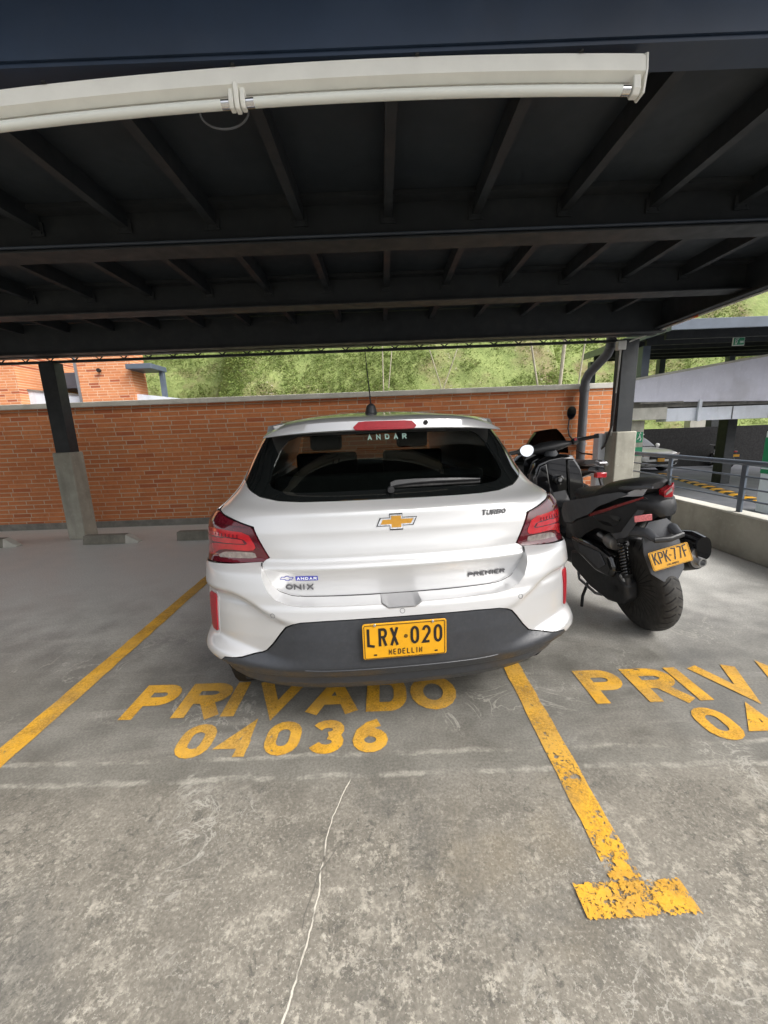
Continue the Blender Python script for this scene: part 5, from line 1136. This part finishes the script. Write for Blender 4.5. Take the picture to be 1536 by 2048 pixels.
m=MB(); m.box(-.10,.10,.06,.50,.26,.60); B(m,'engine_block','engine',bevel=.03)
m=MB(); m.lathe([(.02,0),(.05,.01),(.055,.05),(.045,.09)],'y',(-.12,.02,.60),14); m.tube([(-.13,.20,.62),(-.12,.05,.58),(-.08,-.02,.60)],.018,8); B(m,'breather','alu')
# exhaust on the far side
m=MB(); m.loft([se(.175,.045,.36,.045,.50,e=1),se(.18,.062,.39,.062,.35,e=.95),se(.185,.070,.45,.080,.0,e=.9),se(.185,.068,.50,.085,-.24,e=.9),se(.185,.058,.52,.075,-.33,e=.9)]); ex=B(m,'exhaust','blk_plastic')
m=MB(); m.loft([se(.185,.048,.522,.062,-.329,e=.9),se(.185,.050,.522,.064,-.345,e=.9)]); B(m,'end_cap','silver',ex)
m=MB(); m.lathe([(.026,-.0),(.026,-.05),(.019,-.05),(.019,-.0)],'y',(.185,-.335,.50),16); B(m,'outlet','alu',ex)
m=MB(); m.loft([se(.215,.055,.53,.09,.05,e=.8),se(.215,.055,.57,.09,-.24,e=.8),se(.21,.045,.575,.07,-.36,e=.8)]); B(m,'heat_shield','blk_gloss',ex)
# floor boards, tunnel and belly
m=MB(); m.loft([se(0,.14,.38,.10,.45),se(0,.17,.36,.12,.60),se(0,.18,.34,.10,.85),se(0,.17,.42,.16,1.0),se(0,.12,.5,.2,1.08)]); B(m,'floorboard','blk_plastic')
m=MB(); m.prism([(.50,.5),(.52,.80),(.62,.80),(.74,.66),(.92,.68),(1.0,.9),(1.02,.5)],'x',-.085,.085); B(m,'centre_tunnel','blk_plastic',bevel=.03,seg=3)
# leg shield, instrument side
m=MB(); m.loft([[(x*s,y,zc+(z-zc)*s) for x,z in [(-.17,.46),(-.225,.62),(-.235,.80),(-.215,.95),(-.16,1.06),(-.06,1.09),(.06,1.09),(.16,1.06),(.215,.95),(.235,.80),(.225,.62),(.17,.46)]] for s,y,zc in ((.93,.955,.8),(1.0,.985,.8),(1.0,1.06,.8),(.80,1.20,.78),(.55,1.34,.76),(.30,1.46,.74))]); B(m,'leg_shield','blk_gloss',bevel=.015,smooth=50)
for sg in (-1,1):
    m=MB(); m.prism([(sg*.07,.70),(sg*.09,1.04),(sg*.15,1.03),(sg*.20,.93),(sg*.215,.80),(sg*.19,.62),(sg*.10,.58)],'y',.935,.962); B(m,'glove_box_door','blk_gloss',bevel=.012,seg=3)
m=MB(); m.lathe([(.0,-.012),(.030,-.012),(.040,-.004),(.042,.03)],'y',(0,.930,.88),20); ig=B(m,'ignition_switch','blk_gloss'); m=MB(); m.lathe([(.012,-.018),(.016,-.014),(.016,-.010)],'y',(0,.930,.88),14); B(m,'key_ring','silver',ig)
m=MB(); m.loft([se(-.05,.17,.97,.16,1.12),se(-.05,.25,.94,.20,1.22),se(-.05,.24,.92,.20,1.32),se(-.04,.14,.88,.15,1.44),se(-.03,.05,.84,.06,1.52)]); B(m,'front_fairing','blk_gloss')
# steering head, covers
m=MB(); m.lathe([(.045,0),(.06,.03),(.062,.09),(.045,.14)],'z',(0,1.03,.985),18); B(m,'steering_cover','grey_plastic')
m=MB(); m.loft([se(-.20,.02,1.16,.018,1.10),se(-.12,.03,1.155,.035,1.09),se(-.04,.04,1.15,.05,1.09),se(.04,.04,1.15,.05,1.09),se(.12,.03,1.155,.035,1.09),se(.20,.02,1.16,.018,1.10)]); 
m=MB(); m.loft([[(x,1.09+r*1.2*math.cos(a),1.150+r*math.sin(a)) for a in [2*math.pi*i/14 for i in range(14)]] for x,r in ((-.22,.018),(-.14,.035),(-.05,.052),(.05,.052),(.14,.035),(.22,.018))]); hc_=B(m,'handlebar_cover','blk_plastic')
for sg in (-1,1):
    m=MB(); m.tube([(sg*.20,1.10,1.155),(sg*.27,1.06,1.165)],.011,8); B(m,'handlebar','gun')
    m=MB(); m.tube([(sg*.27,1.06,1.165),(sg*.39,.99,1.175)],.0165,12); m.tube([(sg*.39,.99,1.175),(sg*.405,.982,1.176)],.019,12); B(m,'grip','rubber')
    m=MB(); m.lathe([(.018,-.03),(.028,-.02),(.028,.02),(.018,.03)],'x',(sg*.245,1.075,1.160),12); sc_=B(m,'switch_pod','blk_plastic')
    m=MB(); m.tube([(sg*.24,1.12,1.17),(sg*.31,1.12,1.175),(sg*.385,1.06,1.17)],.006,8); B(m,'brake_lever','silver')
m=MB(); m.box(.225,.25,1.045,1.06,1.165,1.188); B(m,'kill_switch','red_bright',sc_,bevel=.004)
# mirrors
def mirror_head(c,nrm,up,w,h,name,stem):
    nrm=Vector(nrm).normalized(); up=Vector(up); up=(up-up.dot(nrm)*nrm).normalized(); sd=nrm.cross(up)
    c=Vector(c)
    out=[(math.cos(a)*w*(1+.12*math.sin(a)),math.sin(a)*h) for a in [2*math.pi*i/24 for i in range(24)]]
    m=MB(); m.loft([[c+sd*x*s+up*y_*s-nrm*d for x,y_ in out] for s,d in ((1.0,0),(1.04,.006),(.95,.020),(.55,.034),(.1,.038))]); mh=B(m,name,'blk_plastic')
    m=MB(); q=[c+sd*x*.93+up*y_*.93+nrm*.0012 for x,y_ in out]; m.add(q,[tuple(range(24))]); g=B(m,'mirror_glass','mirror',mh,smooth=0,recalc=False)
    m=MB(); m.tube(stem,.006,8); B(m,'mirror_stem','blk_plastic',mh)
    return mh
mirror_head((.285,1.16,1.40),(-.36,-.86,.30),(.35,.2,1),.036,.058,'mirror',[(.235,1.10,1.18),(.225,1.12,1.21),(.235,1.15,1.27),(.262,1.165,1.35)])
mirror_head((-.205,1.035,1.165),(-.17,-.90,.20),(0,0,1),.060,.054,'folded_mirror',[(-.235,1.10,1.165),(-.23,1.10,1.18),(-.21,1.07,1.17)])
# windshield dome
def dome(u,v):
    a=math.pi*(u-.5)*1.05; w=.200*(1-.55*v**2.2); return (w*math.sin(a),1.14+.20*math.cos(a)*(1-.35*v)-.06*v,1.06+.235*v)
m=MB(); m.grid(dome,24,14); B(m,'windshield','visor',solid=.003,recalc=False)
m=MB(); m.loft([se(0,.10,1.13,.07,1.13),se(0,.12,1.12,.07,1.22),se(0,.08,1.06,.06,1.34)]); B(m,'instrument_housing','blk_gloss')
# front fender and forks
m=MB(); m.grid(lambda u,v:((-.07+.14*u),1.33+.325*math.sin(-.9+2.0*v),.30+.325*math.cos(-.9+2.0*v)-.03*(2*u-1)**2),8,16); B(m,'front_fender','blk_gloss',solid=.004)
for sg in (-1,1):
    m=MB(); m.tube([(sg*.075,1.33,.30),(sg*.075,1.20,.70)],.018,10); B(m,'fork_leg','gun')
# side stand
m=MB(); m.tube([(-.10,.42,.20),(-.20,.36,.10),(-.262,.30,-.035)],.011,8); m.tube([(-.262,.30,-.035),(-.29,.27,-.036)],.016,8); B(m,'side_stand','gun')
m=MB(); m.tube([(-.13,.52,.26),(-.18,.42,.21),(-.17,.24,.17),(-.12,.12,.18)],.010,8); B(m,'kick_lever','silver')
for o in list(bk.children):
    if o.name.startswith(('rear_wheel','front_wheel')): continue
    for q in [o]+list(o.children):
        if q.parent!=bk and o.name.startswith('number_plate'): continue
        if q.name.startswith('number_plate') and q.parent==bk: continue
        for v in q.data.vertices:
            if v.co.y<0: v.co.y*=.70
# ---- second motorcycle, nose to the wall
e2=far_bike((2.36,4.66,0),R(3),'motorcycle with grey luggage rack parked nose to the wall behind the black scooter')
m=MB()
for sx in (-.075,.075): m.tube([(sx,.15,.86),(sx,-.20,.87),(sx*.9,-.33,.885),(sx*.5,-.36,.905),(sx*.5,-.30,.92)],.013,8)
m.tube([(-.07,-.18,.87),(.07,-.18,.87)],.010,8); m.tube([(-.04,-.36,.905),(.04,-.36,.905)],.013,8); m.build('luggage_rack',M['silver'],e2)
